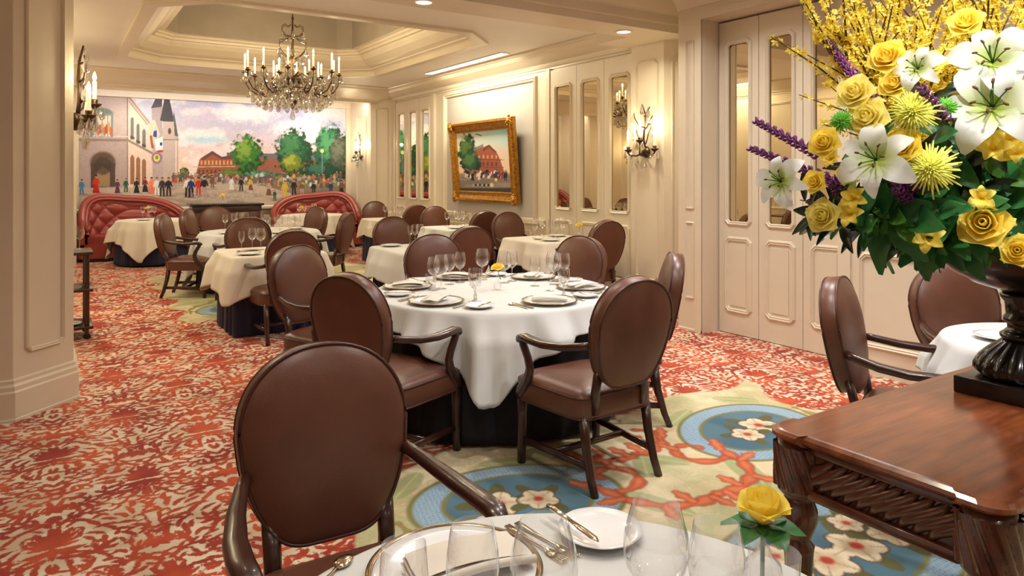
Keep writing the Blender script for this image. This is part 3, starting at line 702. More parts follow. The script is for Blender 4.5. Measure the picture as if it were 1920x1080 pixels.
class Paint:
    def __init__(s, x, y): s.x, s.y = x, y; s.c = np.zeros(x.shape+(3,))
    def put(s, m, colr, a=1.0):
        m = np.clip(np.asarray(m, float)*a, 0, 1)[..., None]; s.c = s.c*(1-m) + np.asarray(colr)*m
    def poly(s, pts, colr, a=1.0):
        ins = np.zeros(s.x.shape, bool); n = len(pts)
        for i in range(n):
            (x0, y0), (x1, y1) = pts[i], pts[(i+1) % n]
            if y0 == y1: continue
            ins ^= ((s.y >= min(y0, y1)) & (s.y < max(y0, y1)) & (s.x < x0+(s.y-y0)*(x1-x0)/(y1-y0)))
        s.put(ins, colr, a); return ins
    def ell(s, cx, cy, rx, ry, colr, a=1.0, soft=.15, ragged=0.0, seed=1):
        r = np.hypot((s.x-cx)/rx, (s.y-cy)/ry)
        if ragged: r = r + ragged*(fbm(s.x/6, s.y/6, seed, 4)-.5)*2
        s.put(1-smoothstep(1-soft, 1+soft, r), colr, a)
    def line(s, pts, w, colr, a=1.0):
        for (x0, y0), (x1, y1) in zip(pts[:-1], pts[1:]):
            L = (x1-x0)**2+(y1-y0)**2+1e-9; t = np.clip(((s.x-x0)*(x1-x0)+(s.y-y0)*(y1-y0))/L, 0, 1)
            s.put(np.hypot(s.x-x0-t*(x1-x0), s.y-y0-t*(y1-y0)) < w, colr, a)
    def tree(s, cx, cy, rx, ry, dark, mid, light, seed):
        s.ell(cx, cy, rx, ry, dark, 1, .1, .55, seed)
        s.ell(cx-.1*rx, cy-.15*ry, rx*.8, ry*.75, mid, .85, .3, .9, seed+3)
        s.ell(cx-.25*rx, cy-.35*ry, rx*.5, ry*.5, light, .7, .4, 1.1, seed+7)
    def person(s, x, y0, h, colr, leg=None):
        leg = colr if leg is None else leg; k = (x*7.3+h) % 3
        s.ell(x+h*.1, y0, h*.3, h*.04, lin(110, 96, 90), .5, .5)
        if k < 1.2: s.poly([(x-h*.20, y0), (x-h*.08, y0-h*.58), (x+h*.08, y0-h*.58), (x+h*.22, y0)], leg)
        else:
            s.poly([(x-h*.13, y0), (x-h*.11, y0-h*.5), (x-h*.005, y0-h*.5), (x-h*.035, y0)], leg); s.poly([(x+h*.05, y0), (x+h*.005, y0-h*.5), (x+h*.12, y0-h*.5), (x+h*.15, y0)], leg)
        s.ell(x, y0-h*.64, h*.13, h*.20, colr, 1, .2); s.line([(x-h*.11, y0-h*.74), (x-h*.17, y0-h*.48)], h*.035, colr); s.line([(x+h*.11, y0-h*.74), (x+h*.18, y0-h*.52)], h*.035, colr)
        s.ell(x+h*.01, y0-h*.91, h*.07, h*.085, lin(196, 150, 122)); s.ell(x+h*.01, y0-h*.955, h*.075, h*.05, lin(58, 42, 36) if k < 2 else lin(120, 90, 60))
def sky(p, y0, y1):
    t = np.clip((p.y-y0)/(y1-y0), 0, 1)[..., None]
    g = np.clip((p.x-250)/350, 0, 1)[..., None]
    top = lin(190, 196, 218)*(1-g) + lin(122, 162, 230)*g
    p.c[:] = top*(1-t) + lin(238, 206, 186)*t
    cl = smoothstep(.46, .66, fbm(p.x/55, p.y/26, 61, 5)); p.put(cl*.85, lin(240, 232, 236)); 
    p.put(smoothstep(.5, .7, fbm(p.x/70+3, p.y/20, 71, 4))*.35, lin(228, 196, 206))
def paint_mural(x, y):
    p = Paint(x, y); sky(p, 190, 318)
    p.ell(560, 245, 40, 20, lin(245, 238, 240), .8, .5, .6, 81); p.ell(385, 262, 40, 6, lin(160, 214, 232), .7, .6, .5, 82)
    p.ell(470, 215, 50, 14, lin(250, 246, 248), .7, .6, .6, 83)
    # far brick building with long roof
    p.poly([(430, 290), (570, 293), (650, 298), (650, 332), (430, 332)], lin(150, 92, 78)); p.poly([(425, 286), (570, 289), (655, 296), (655, 302), (425, 294)], lin(104, 108, 120))
    p.poly([(366, 332), (374, 300), (382, 294), (398, 284), (416, 295), (440, 297), (440, 332)], lin(158, 92, 74)); p.poly([(374, 299), (382, 293), (398, 283), (416, 294), (440, 290), (440, 298), (416, 299), (398, 290), (384, 299)], lin(110, 72, 66))
    for k in range(9):
        p.poly([(376+k*7, 301), (379.5+k*7, 301), (379.5+k*7, 309), (376+k*7, 309)], lin(232, 176, 110), .8); p.poly([(372+k*7.6, 318), (375+k*7.6, 318), (375+k*7.6, 327), (372+k*7.6, 327)], lin(92, 62, 50), .9)
    for yy in (313, 328): p.line([(362, yy), (440, yy-1)], .8, lin(206, 178, 150))
    # ground
    g = smoothstep(331, 336, p.y); p.put(g, lin(196, 178, 162)); p.put(g*smoothstep(.45, .65, fbm(p.x/40, p.y/6, 91, 4))*.6, lin(150, 134, 126))
    p.poly([(430, 336), (470, 328), (660, 328), (660, 352), (520, 348)], lin(110, 134, 74), .9); p.poly([(480, 345), (660, 352), (660, 374), (560, 366)], lin(124, 108, 100), .9)
    # trees
    D, M_, Lg = lin(22, 62, 40), lin(44, 104, 54), lin(116, 158, 62)
    p.tree(345, 325, 9, 10, D, M_, Lg, 200); p.tree(466, 292, 29, 36, lin(30, 76, 38), lin(62, 122, 48), lin(142, 176, 66), 210); p.tree(552, 288, 33, 42, D, lin(34, 88, 58), lin(74, 132, 84), 220)
    p.tree(548, 307, 19, 17, lin(76, 92, 36), lin(120, 136, 48), lin(170, 176, 76), 230); p.tree(618, 282, 28, 44, D, lin(30, 98, 74), lin(80, 152, 100), 240); p.tree(640, 300, 22, 44, lin(40, 52, 44), lin(60, 72, 62), lin(96, 104, 92), 250)
    p.tree(600, 322, 34, 14, D, lin(28, 74, 66), lin(60, 116, 92), 260); p.tree(436, 326, 26, 7, lin(30, 78, 40), lin(72, 124, 46), Lg, 270); p.tree(490, 328, 30, 7, lin(20, 92, 78), lin(36, 130, 104), lin(96, 186, 150), 280)
    for tx in (466, 552, 612, 640): p.line([(tx, 318), (tx+1, 336)], 1.2, lin(64, 48, 36))
    p.line([(604, 285), (604, 358)], 1.1, lin(96, 118, 128)); p.ell(604, 283, 3.2, 3.6, lin(246, 196, 120))
    # pale street building
    p.poly([(120, 170), (242, 178), (242, 352), (120, 362)], lin(186, 170, 170)); p.put((p.x < 242)*(p.y > 258)*(p.y < 352)*.35, lin(150, 128, 124))
    p.poly([(240, 178), (278, 228), (300, 250), (300, 345), (240, 352)], lin(222, 200, 188)); p.line([(241, 181), (278, 228), (300, 248)], 2.2, lin(170, 148, 142)); p.line([(242, 190), (276, 233)], 1.0, lin(150, 128, 124))
    p.line([(120, 262), (240, 263)], 2.4, lin(140, 122, 116)); p.line([(240, 263), (298, 294)], 2.2, lin(150, 130, 122)); p.line([(239, 180), (239, 350)], 1.2, lin(146, 128, 124)); p.line([(140, 256), (240, 256)], 1.0, lin(206, 192, 188))
    p.ell(190, 213, 22, 11, lin(110, 128, 126)); p.poly([(168, 213), (212, 213), (212, 257), (168, 257)], lin(126, 140, 142)); p.poly([(174, 217), (208, 217), (208, 256), (174, 256)], lin(204, 200, 186))
    for k in range(7): p.ell(184+k*4, 246-(k % 3)*4, 3, 9, (lin(196, 92, 48), lin(150, 70, 50), lin(210, 150, 70))[k % 3], .9)
    for k in range(3): p.line([(180+k*11, 216), (180+k*11, 256)], .7, lin(120, 132, 134))
    p.ell(193, 306, 24, 22, lin(98, 78, 66)); p.poly([(170, 306), (216, 306), (216, 350), (170, 352)], lin(84, 68, 60)); p.poly([(182, 322), (192, 312), (206, 322), (206, 350), (182, 350)], lin(170, 140, 104), .8); p.ell(193, 311, 17, 17, lin(70, 58, 54), .8)
    for k, (wx, wt, wb) in enumerate(((248, 220, 262), (259, 232, 270), (270, 242, 277))):
        p.poly([(wx-3, wt+3), (wx, wt-1), (wx+3, wt+3), (wx+3, wb), (wx-3, wb)], lin(120, 116, 122))
        p.poly([(wx-4, 296+k*3), (wx, 289+k*4), (wx+4, 296+k*3), (wx+4, 345), (wx-4, 346)], lin(150, 108, 80)); p.poly([(wx-4, wb-8), (wx+4, wb-5), (wx+4, wb-1), (wx-4, wb-3)], lin(70, 82, 76))
    # church towers
    p.poly([(286, 232), (334, 252), (334, 342), (286, 345)], lin(182, 166, 166)); p.poly([(284, 200), (304, 196), (304, 250), (286, 250)], lin(172, 158, 164)); p.poly([(283, 203), (291, 186), (304, 186), (304, 200)], lin(88, 82, 94))
    p.poly([(300, 226), (308, 186), (318, 186), (326, 224), (325, 232)], lin(74, 74, 82)); p.poly([(324, 226), (326, 208), (329, 226), (334, 256), (326, 254)], lin(88, 96, 98)); p.poly([(306, 228), (326, 228), (330, 300), (330, 340), (306, 342)], lin(192, 176, 172)); p.ell(318, 246, 3, 6, lin(92, 74, 66))
    p.line([(330, 262), (330, 340)], 1.4, lin(222, 206, 196)); p.line([(306, 262), (334, 262)], 1.0, lin(140, 124, 122))
    # flags
    p.poly([(280, 228), (290, 224), (300, 252), (288, 272)], lin(216, 196, 176)); p.poly([(288, 246), (294, 244), (294, 258), (287, 256)], lin(52, 72, 160)); p.poly([(290, 262), (305, 256), (305, 284), (292, 282)], lin(226, 228, 236)); p.ell(302, 270, 2.4, 3.4, lin(40, 60, 140)); p.line([(296, 284), (304, 283)], 2, lin(196, 50, 44)); p.line([(283, 256), (286, 276)], 2.4, lin(160, 96, 76))
    p.ell(294, 296, 10, 11, lin(150, 110, 160)); p.ell(294, 296, 6, 7, lin(236, 206, 84)); p.ell(294, 295, 3, 4, lin(80, 150, 90))
    # crowd
    C = [lin(40, 36, 44), lin(58, 52, 58), lin(196, 52, 40), lin(226, 222, 226), lin(36, 60, 110), lin(92, 58, 84), lin(30, 92, 76), lin(120, 84, 60), lin(204, 170, 70), lin(180, 150, 140)]
    rg = np.random.default_rng(5)
    D2 = [c_*.7+lin(150, 134, 126)*.3 for c_ in C]
    for k in range(90): p.person(322+k*3.75+rg.random()*3, 338+rg.random()*12*(k/90+.4), 13+rg.random()*8, D2[rg.integers(10)], D2[rg.integers(10)])
    for px, py, h, a, b in ((153, 364, 28, lin(60, 130, 170), lin(60, 120, 160)), (180, 362, 34, lin(200, 50, 34), lin(190, 40, 28)), (220, 362, 26, C[5], C[5]), (236, 360, 26, C[6], C[6]), (256, 362, 28, C[0], C[0]), (272, 360, 28, lin(120, 50, 56), C[0]), (284, 362, 30, lin(240, 130, 100), lin(236, 120, 90)),
        (294, 366, 34, C[3], C[3]), (304, 368, 36, C[1], C[1]), (316, 368, 36, C[0], C[1]), (352, 370, 40, C[3], C[0]), (358, 370, 38, C[4], C[0]), (372, 366, 34, C[2], C[2]), (383, 368, 38, C[0], C[9]), (398, 352, 24, C[7], C[7]), (434, 356, 24, C[3], C[3]), (452, 358, 26, C[0], C[0]), (470, 356, 22, C[8], C[7]), (504, 366, 26, C[9], C[7]),
        (515, 376, 20, C[6], C[6]), (534, 372, 34, C[8], C[8]), (551, 366, 30, C[0], C[0]), (566, 366, 26, C[7], C[9]), (588, 366, 26, C[0], C[1]), (620, 364, 24, C[4], C[4]), (640, 364, 26, C[7], C[0])):
        p.person(px, py, h, a, b)
    nz = (fbm(p.x/3, p.y/3, 300, 2)-.5)[..., None]*.10; p.c = p.c*(1+nz*2)
    return p.c
MZ0, MZ1, MX0, MX1, MY = .89, 2.945, .31, 5.44, 14.885
mu = thing('mural', 'wide mural of a town square with trees, crowd and church towers', 'mural', (MX0, MY, MZ0))
g = colour_grid('painted_canvas', (MX0, MY, MZ0), (1, 0, 0), (0, 0, 1), MX1-MX0, MZ1-MZ0, 900, 330, paint_mural, mu)
g.location = (-MX0, -MY, -MZ0)
mu2 = MB().box((0, .004, 0), (MX1-MX0, .013, MZ1-MZ0)); mu2.build('backing', 'cream_paint', mu)
fr_ = MB()
fr_.box((5.04, -.05, 0), (5.13, -.002, MZ1-MZ0)).box((0, -.05, 0), (.06, -.002, MZ1-MZ0)).build('edge_strip', 'cream_paint', mu)

def paint_small(x, y):
    p = Paint(x, y); t = np.clip((y-245)/90, 0, 1)[..., None]; g = np.clip((x-870)/85, 0, 1)[..., None]
    p.c[:] = (lin(206, 214, 206)*(1-g)+lin(150, 202, 214)*g)*(1-t) + lin(240, 206, 170)*t
    p.ell(940, 300, 40, 24, lin(236, 196, 176), .6, .6, .5, 5); p.line([(892, 251), (902, 254)], 1.2, lin(110, 110, 110))
    p.poly([(888, 276), (905, 276), (916, 272), (930, 283), (938, 300), (948, 330), (888, 330)], lin(160, 88, 70)); p.poly([(884, 284), (906, 276), (906, 270), (890, 277)], lin(120, 132, 140)); p.poly([(905, 280), (917, 271), (930, 284), (928, 287), (917, 276), (906, 285)], lin(112, 70, 64))
    for k in range(5): p.poly([(897+k*8, 291), (900+k*8, 291), (900+k*8, 297), (897+k*8, 297)], lin(214, 160, 116)); p.poly([(897+k*8, 304), (900+k*8, 304), (900+k*8, 311), (897+k*8, 311)], lin(92, 60, 52))
    for yy in (299, 313): p.line([(893, yy), (944, yy+1)], .7, lin(110, 78, 66))
    p.put(smoothstep(322, 328, y), lin(150, 134, 124)); p.put(smoothstep(326, 334, y)*smoothstep(.4, .6, fbm(x/20, y/4, 9, 3))*.6, lin(104, 96, 96))
    p.tree(876, 286, 15, 32, lin(24, 58, 42), lin(40, 86, 52), lin(96, 128, 60), 33); p.tree(884, 306, 18, 18, lin(26, 56, 46), lin(48, 92, 60), lin(90, 130, 80), 43)
    C = [lin(40, 40, 48), lin(222, 216, 214), lin(176, 44, 60), lin(60, 64, 90), lin(150, 110, 90)]
    rg = np.random.default_rng(8)
    for k in range(26): p.person(874+k*3, 332+rg.random()*3, 12+rg.random()*6, C[rg.integers(5)], C[rg.integers(5)])
    for px, h, k in ((898, 17, 1), (886, 16, 0), (931, 20, 3), (939, 18, 2), (948, 18, 0)): p.person(px, 338, h, C[k], C[k])
    p.put(smoothstep(350, 354, y)*.9, lin(44, 38, 40))
    for k in range(9): p.ell(888+k*4, 347, 2, 2.2, lin(30, 28, 30) if k % 2 else lin(180, 160, 160))
    p.ell(922, 347, 3.5, 4, lin(206, 204, 140)); p.ell(930, 337, 3, 3, lin(226, 206, 110))
    return p.c
pic = thing('gilt_framed_painting', 'oil painting of a brick square in a heavy carved gilt frame', 'painting', (FX-.03, 9.56, 1.075))
PW, PH, PT = 1.94, 1.29, .17
tilt = R(4.5)
# local frame of the picture: u along -Y (left to right as seen), v up and tipped into the room
U = Vector((0, -1, 0)); Vv = Vector((-math.sin(tilt), 0, math.cos(tilt))); N = Vector((-math.cos(tilt), 0, -math.sin(tilt)))
def PF(a, b, c): return U*a + Vv*b + N*c
def frame_side(p0, p1, inn):
    prof = [(0, 0), (0, .06), (.015, .085), (.04, .095), (.055, .075), (.10, .05), (.135, .045), (.15, .06), (.165, .055), (PT, .03), (PT, 0)]
    vs = []; fs = []; n = len(prof)
    for (q, k) in ((p0, 1), (p1, -1)):
        for t, d in prof:
            a = q[0] + inn[0]*t + (k*(1 if p1[0] != p0[0] else 0))*t*(1 if p1[0] > p0[0] else -1)
            b = q[1] + inn[1]*t + (k*(1 if p1[1] != p0[1] else 0))*t*(1 if p1[1] > p0[1] else -1)
            vs.append(PF(a, b, d))
    fs = [(k, k+1, n+k+1, n+k) for k in range(n-1)]
    return MB().add(vs, fs, False)
A, B, C_, D_ = (-PW/2, 0), (PW/2, 0), (PW/2, PH), (-PW/2, PH)
for p0, p1, inn in ((A, B, (0, 1)), (B, C_, (-1, 0)), (C_, D_, (0, -1)), (D_, A, (1, 0))):
    frame_side(p0, p1, inn).build('frame_rail', 'gold', pic)
orn = MB(); rg = random.Random(3)
for k in range(16):
    a = 2*PI*k/16; rr = .03+.05*rg.random(); orn.ball((rr*math.cos(a), rr*math.sin(a), .012*rg.random()), .016+.012*rg.random(), 8, 5)
orn.ball((0, 0, .01), .04, 10, 6)
om = orn.mesh('corner_ornament', 'gold')
for a, b in ((-PW/2+.06, .06), (PW/2-.06, .06), (PW/2-.06, PH-.06), (-PW/2+.06, PH-.06)):
    o = link('corner_ornament', om, pic, PF(a, b, .075)); o.rotation_euler = N.to_track_quat('Z', 'Y').to_euler()
bead = MB()
for k in range(44): bead.ball(PF(-PW/2+.02+k*(PW-.04)/43, .012, .08), .013, 6, 4); bead.ball(PF(-PW/2+.02+k*(PW-.04)/43, PH-.012, .08), .013, 6, 4)
for k in range(28): bead.ball(PF(-PW/2+.012, .02+k*(PH-.04)/27, .08), .013, 6, 4); bead.ball(PF(PW/2-.012, .02+k*(PH-.04)/27, .08), .013, 6, 4)
bd = bead.build('beaded_edge', 'gold', pic); bd['kind'] = 'stuff'
L0 = Vector(pic.location)
g = colour_grid('canvas', L0 + PF(-PW/2+PT-.01, PT-.01, .03), U, Vv, PW-2*PT+.02, PH-2*PT+.02, 220, 150, paint_small, pic)
g.location = -L0
slabv = [PF(a, b, c) for c in (0, .028) for a, b in ((-PW/2+.01, .01), (PW/2-.01, .01), (PW/2-.01, PH-.01), (-PW/2+.01, PH-.01))]
MB().add(slabv, [(3, 2, 1, 0), (4, 5, 6, 7), (0, 1, 5, 4), (1, 2, 6, 5), (2, 3, 7, 6), (3, 0, 4, 7)]).build('backing', 'dark_wood', pic)

# ================================================================== ARMCHAIR
def back_outline(n=56, W=.475, H=.53):
    """oval back: round head, sides drawn in to a narrower flat foot; (x, z) with z from 0"""
    pts = []
    for i in range(n):
        t = 2*PI*i/n; c, s = math.cos(t), math.sin(t)
        if s >= 0: x = W/2*abs(c)**.92*(1 if c >= 0 else -1); z = .30 + (H-.30)*s**.96
        else:
            e = .42; x = (W/2)*math.copysign(abs(c)**e, c); z = .30 + .30*(-(abs(s)**.62))
            f = (.30-z)/.30; x *= 1-.27*f**1.6
        pts.append((x, z))
    return pts
def make_chair():
    c = thing('armchair', 'x', 'chair')
    # backrest: upholstered pad with a boxed rim, leaning back
    out = back_outline(); n = len(out); zc = .27; T = .068
    lay = [(.0, .040), (.35, .038), (.65, .030), (.86, .017), (.95, .006), (.985, 0.0), (1.0, -.006), (1.0, -T+.006), (.985, -T), (.95, -T-.003), (.8, -T-.010), (.5, -T-.016), (.0, -T-.018)]
    vs = []; fs = []
    for s, y in lay:
        for x, z in out: vs.append((x*s, y, zc+(z-zc)*s))
    for k in range(len(lay)-1):
        for i in range(n):
            j = (i+1) % n; fs.append((k*n+i, k*n+j, (k+1)*n+j, (k+1)*n+i))
    lean = Matrix.Translation((0, -.235, .495)) @ Matrix.Rotation(R(10), 4, 'X')
    bk = MB().add(vs, fs, True).xform(lean).build('backrest', 'leather', c)
    for y in (.001, -T-.001):
        MB().tube([(x*.99, y, zc+(z-zc)*.99) for x, z in out], .0052, 6, closed=True).xform(lean).build('piping', 'leather_piping', bk)
    # seat: tapered, bowed front, domed cushion with a leather apron
    N_ = 40; pts = []
    for i in range(N_):
        t = 2*PI*i/N_; e = .28
        x = math.copysign(abs(math.cos(t))**e, math.cos(t)); y = math.copysign(abs(math.sin(t))**e, math.sin(t))
        w = .245 + .045*(y+1)/2; pts.append((x*w, .015+y*.255 + (.022*(1-x*x) if y > 0 else 0)))
    lay = [(.0, .494), (.4, .491), (.7, .482), (.88, .468), (.96, .452), (.99, .44), (1.0, .43), (1.0, .345), (.985, .335), (.0, .335)]
    vs = [(x*s, .015+(y-.015)*s, z) for s, z in lay for x, y in pts]
    fs = [(k*N_+i, k*N_+(i+1) % N_, (k+1)*N_+(i+1) % N_, (k+1)*N_+i) for k in range(len(lay)-1) for i in range(N_)]
    st = MB().add(vs, [tuple(reversed(f)) for f in fs], True).build('seat', 'leather', c)
    for z in (.438, .340): MB().tube([(x*1.0, y, z) for x, y in pts], .0045, 6, closed=True).build('piping', 'leather_piping', st)
    for s in (-1, 1):
        # back post between seat and pad
        MB().sweep([(s*.155, -.235, .36), (s*.158, -.240, .47), (s*.160, -.262, .57)], rrect(.045, .034), up=(0, 1, 0)).build('back_post', 'dark_wood', c)
        MB().sweep([(s*.205, -.205, .35), (s*.205, -.225, .22), (s*.208, -.262, .08), (s*.21, -.295, 0)], [rrect(.046, .046), rrect(.042, .042), rrect(.036, .038), rrect(.034, .036)], up=(0, 1, 0)).build('leg', 'dark_wood', c)
        MB().sweep([(s*.255, .225, .40), (s*.256, .226, .25), (s*.257, .228, .08), (s*.257, .229, 0)], [rrect(.052, .052), rrect(.048, .048), rrect(.042, .042), rrect(.038, .038)], up=(0, 1, 0)).build('leg', 'dark_wood', c)
        MB().sweep([(s*.255, .22, .125), (s*.208, -.25, .125)], rrect(.022, .034)).build('stretcher', 'dark_wood', c)
        # arm: from the pad forward, dipping a little, to a rounded knuckle
        arm = [(s*.222, -.262, .700), (s*.240, -.22, .690), (s*.268, -.12, .672), (s*.288, 0, .664), (s*.292, .10, .668), (s*.290, .165, .672), (s*.286, .195, .662), (s*.284, .205, .645)]
        sec = [rrect(.030, .034), rrect(.034, .034), rrect(.046, .034), rrect(.055, .032), rrect(.058, .032), rrect(.056, .034), rrect(.050, .034), rrect(.044, .03)]
        a = MB().sweep(arm, sec).build('arm', 'dark_wood', c)
        sup = [(s*.286, .180, .668), (s*.286, .172, .63), (s*.284, .135, .57), (s*.282, .120, .52), (s*.280, .135, .47), (s*.276, .175, .42), (s*.270, .215, .375), (s*.266, .225, .35)]
        sec = [rrect(.040, .046), rrect(.034, .040), rrect(.032, .042), rrect(.032, .046), rrect(.034, .052), rrect(.038, .056), rrect(.044, .056), rrect(.046, .05)]
        MB().sweep(sup, sec, up=(0, 1, 0)).build('arm_support', 'dark_wood', a)
    MB().sweep([(-.232, -.01, .125), (.232, -.01, .125)], rrect(.022, .030)).build('stretcher', 'dark_wood', c)
    return c
CHAIR0 = make_chair(); CHAIR_USED = []
def chair(px, ytop, fd, fl, label, d=None, tweak=(0, 0)):
    """px, ytop: picture place of the head of the back; (fd, fl): facing as depth / sideways components"""
    if d is None: d = FPX*(CAMH-1.02)/(ytop-HY)
    q = math.hypot(fd, fl); fx, fy = dl(fd/q, fl/q); x, y = dl(d, (px-CX)/FPX*d)
    return chair_at(x+.34*fx+tweak[0], y+.34*fy+tweak[1], math.atan2(-fx, fy), label)
def chair_at(x, y, rz, label):
    c = CHAIR0 if not CHAIR_USED else copy_tree(CHAIR0)
    CHAIR_USED.append(c)
    c.location = (x, y, 0); c.rotation_euler = (0, 0, rz); c['label'] = label; c['group'] = 'brown leather armchairs at the tables'
    return c
chair(604, 640, -.86, .50, 'brown leather armchair nearest the viewer, large oval back filling the foreground')
chair(652, 510, .86, .51, 'armchair at the front left of the large round table, back turned to the viewer')
chair(1190, 517, .822, -.567, 'armchair at the front right of the large round table, its legs on the flowered carpet')
chair(556, 458, -.50, .86, 'light-catching armchair at the far left of the large round table')
chair(1262, 472, .10, -1, 'armchair seen edge-on at the right of the large round table, before the panelled pier')
chair(1090, 445, -.75, -.65, 'armchair facing the viewer at the back right of the large round table', d=5.6)
chair(811, 441, -.94, .40, 'armchair facing the viewer at the back left of the large round table', d=5.75)
chair_at(1.78, 6.62, 0, 'armchair, back to the viewer, at the navy-skirted square table left of centre')
chair_at(1.81, 7.88, PI, 'armchair facing the viewer across the square table with the navy skirt')
chair_at(1.89, 8.76, 0, 'armchair just behind the navy-skirted square table, back to back with another chair')
chair(306, 402, .12, 1, 'armchair in full side view on the open carpet at left', d=8.75)
chair(352, 385, .05, 1, 'armchair in side view behind the one on the open carpet at left', d=10.0)
chair(405, 389, -1, .25, 'tan-lit armchair facing the viewer before the bar cabinet', d=10.9)
chair(594, 392, -.8, -.6, 'armchair before the right red banquette, turned half left', d=10.75)
chair(650, 398, .12, -1, 'armchair in side view facing left, right of the glass-laden round table', d=9.1)
chair_at(3.30, 7.28, PI, 'armchair facing the viewer behind the white patterned square table')
chair_at(3.32, 6.16, 0, 'armchair with its back to the viewer at the white patterned square table')
chair_at(4.98, 7.42, PI, 'armchair facing the viewer behind the cream table by the far mirrored doors')
chair_at(4.98, 6.10, 0, 'armchair at the right of the cream table, right beside the jamb with the sconce')
chair_at(4.86, 8.44, 0, 'armchair with its back to the viewer under the gilt painting')
chair_at(4.95, 9.46, PI, 'tan-lit armchair facing the viewer under the left end of the gilt painting')
chair_at(4.93, 10.72, 0, 'rust brown armchair back to back with the tan-lit one under the painting')
chair_at(4.96, 11.92, PI, 'farthest armchair, by the far mirrored doors near the mural')
chair(1572, 517, -.60, .80, 'armchair just behind the carved wooden table, seen between table and flowers', d=3.36)
chair(1785, 497, -1, .05, 'armchair half hidden behind the dark urn at right', d=3.88)

# ================================================================== TABLES AND CLOTHS
TZ = .735
def rect_r(th, a, r=.03):
    c, s = abs(math.cos(th)), abs(math.sin(th)); p = 14
    return a/((c**p + s**p)**(1/p))
def make_cloth(name, rT, rot, half, z, material, waves, amp, seed, zmin=.02, flare=.10, sub=18, nth=240, square=True, top=True):
    """cloth lying on a top of outline rT(th); hangs by the length left over; half = half side of the cloth (square) or its radius"""
    rg = random.Random(seed); ph = [rg.random()*6.28 for _ in range(4)]
    vs = []; fs = []; rows = []
    for k in (0.0, .35, .7, .92): rows.append(('t', k))
    for k in range(sub+1): rows.append(('h', k/sub))
    for kind, k in rows:
        for i in range(nth):
            th = 2*PI*i/nth; rt = rT(th)
            e = half/max(abs(math.cos(th-rot)), abs(math.sin(th-rot))) if square else half
            e = min(e, half*1.36)
            L = max(0.0, e-rt)
            if kind == 't': r, zz = rt*k, z
            else:
                s = k*L; q = min(s, .035)
                bend = q/.035*PI/2*.94
                r = rt + .022*math.sin(bend); zz = z - .022*(1-math.cos(bend)) - max(0, s-.035)*.985
                hang = max(0, s-.03)
                w = abs(math.sin(waves*.5*th+ph[0]))*1.5 + .45*math.sin(round(waves*1.7)*th+ph[1]) + .25*math.sin(round(waves*2.9)*th+ph[2]) + .5
                r += hang*flare + amp*min(1, hang/.13)*max(0, w)*(.5+1.1*hang)
                zz -= 0
            zz = max(zz, zmin)
            vs.append((r*math.cos(th), r*math.sin(th), zz))
    for a in range(len(rows)-1):
        for i in range(nth):
            j = (i+1) % nth; fs.append((a*nth+i, a*nth+j, (a+1)*nth+j, (a+1)*nth+i))
    if not top: pass
    mb = MB().add(vs, fs, True)
    o = mb.build(name, material)
    so = o.modifiers.new('thickness', 'SOLIDIFY'); so.thickness = .003; so.offset = 1
    return o
def dining_table(x, y, shape, size, tlabel, clabel, slabel, cloth_half, rot, cmat='white_linen', smat='navy_cloth', waves=9, amp=.05, seed=1, rz=0.0, skirt=True):
    rT = (lambda th: size) if shape == 'round' else (lambda th: rect_r(th, size))
    t = thing('dining_table', tlabel, 'table', (x, y, 0), rz)
    tp = MB()
    if shape == 'round': tp.lathe([(0, TZ-.025), (size-.01, TZ-.025), (size-.004, TZ-.02), (size-.004, TZ-.003), (size-.01, TZ)], 48)
    else: tp.box((-size+.01, -size+.01, TZ-.025), (size-.01, size-.01, TZ), .004)
    tp.build('tabletop', 'dark_wood', t)
    MB().lathe([(.05, .08), (.07, .12), (.045, .2), (.06, .34), (.04, .5), (.05, .66), (.12, TZ-.025)], 16).build('pedestal', 'dark_wood', t)
    for k in range(4):
        a = k*PI/2+PI/4
        MB().sweep([(.03*math.cos(a), .03*math.sin(a), .13), (.2*math.cos(a), .2*math.sin(a), .07), (.34*math.cos(a), .34*math.sin(a), .02)], rrect(.05, .04)).build('foot', 'dark_wood', t)
    out = [t]
    if skirt:
        sk = make_cloth('table_skirt', lambda th: rT(th)-.020, 0, size+TZ-.022 if shape == 'round' else 0, TZ+.002, smat, 22, .012, seed+3, .006, .02, 12, 200, square=False) if shape == 'round' else \
            make_cloth_skirt(rT, seed, smat)
        sk.location = (x, y, 0); sk.rotation_euler.z = rz; tag(sk, slabel, 'table skirt'); out.append(sk)
    cl = make_cloth('tablecloth', rT, rot-rz, cloth_half, TZ+.006, cmat, waves, amp, seed)
    cl.location = (x, y, 0); cl.rotation_euler.z = rz; tag(cl, clabel, 'tablecloth'); out.append(cl)
    return out
def make_cloth_skirt(rT, seed, smat):
    return make_cloth('table_skirt', lambda th: rT(th)-.004, 0, 9.0, TZ+.002, smat, 22, .012, seed+3, .006, .0, 12, 200, square=False) if False else skirt_square(rT, seed, smat)
def skirt_square(rT, seed, smat):
    rg = random.Random(seed); nth = 200; rows = 9; vs = []; fs = []
    for k in range(rows):
        f = k/(rows-1); z = TZ+.002 - f*(TZ-.004)
        for i in range(nth):
            th = 2*PI*i/nth; r = rT(th)-.022 + f*(.010+.014*math.sin(26*th+seed)+.008*math.sin(43*th))
            vs.append((r*math.cos(th), r*math.sin(th), z))
    for a in range(rows-1):
        for i in range(nth):
            j = (i+1) % nth; fs.append((a*nth+i, a*nth+j, (a+1)*nth+j, (a+1)*nth+i))
    fs.append(tuple(range(nth)))
    return MB().add(vs, fs, True).build('table_skirt', smat)
CORNER = math.atan2(-FW[1], -FW[0])                       # from a table towards the viewer
T1 = dl(1.023, .0955); T2 = dl(4.65, -.12)
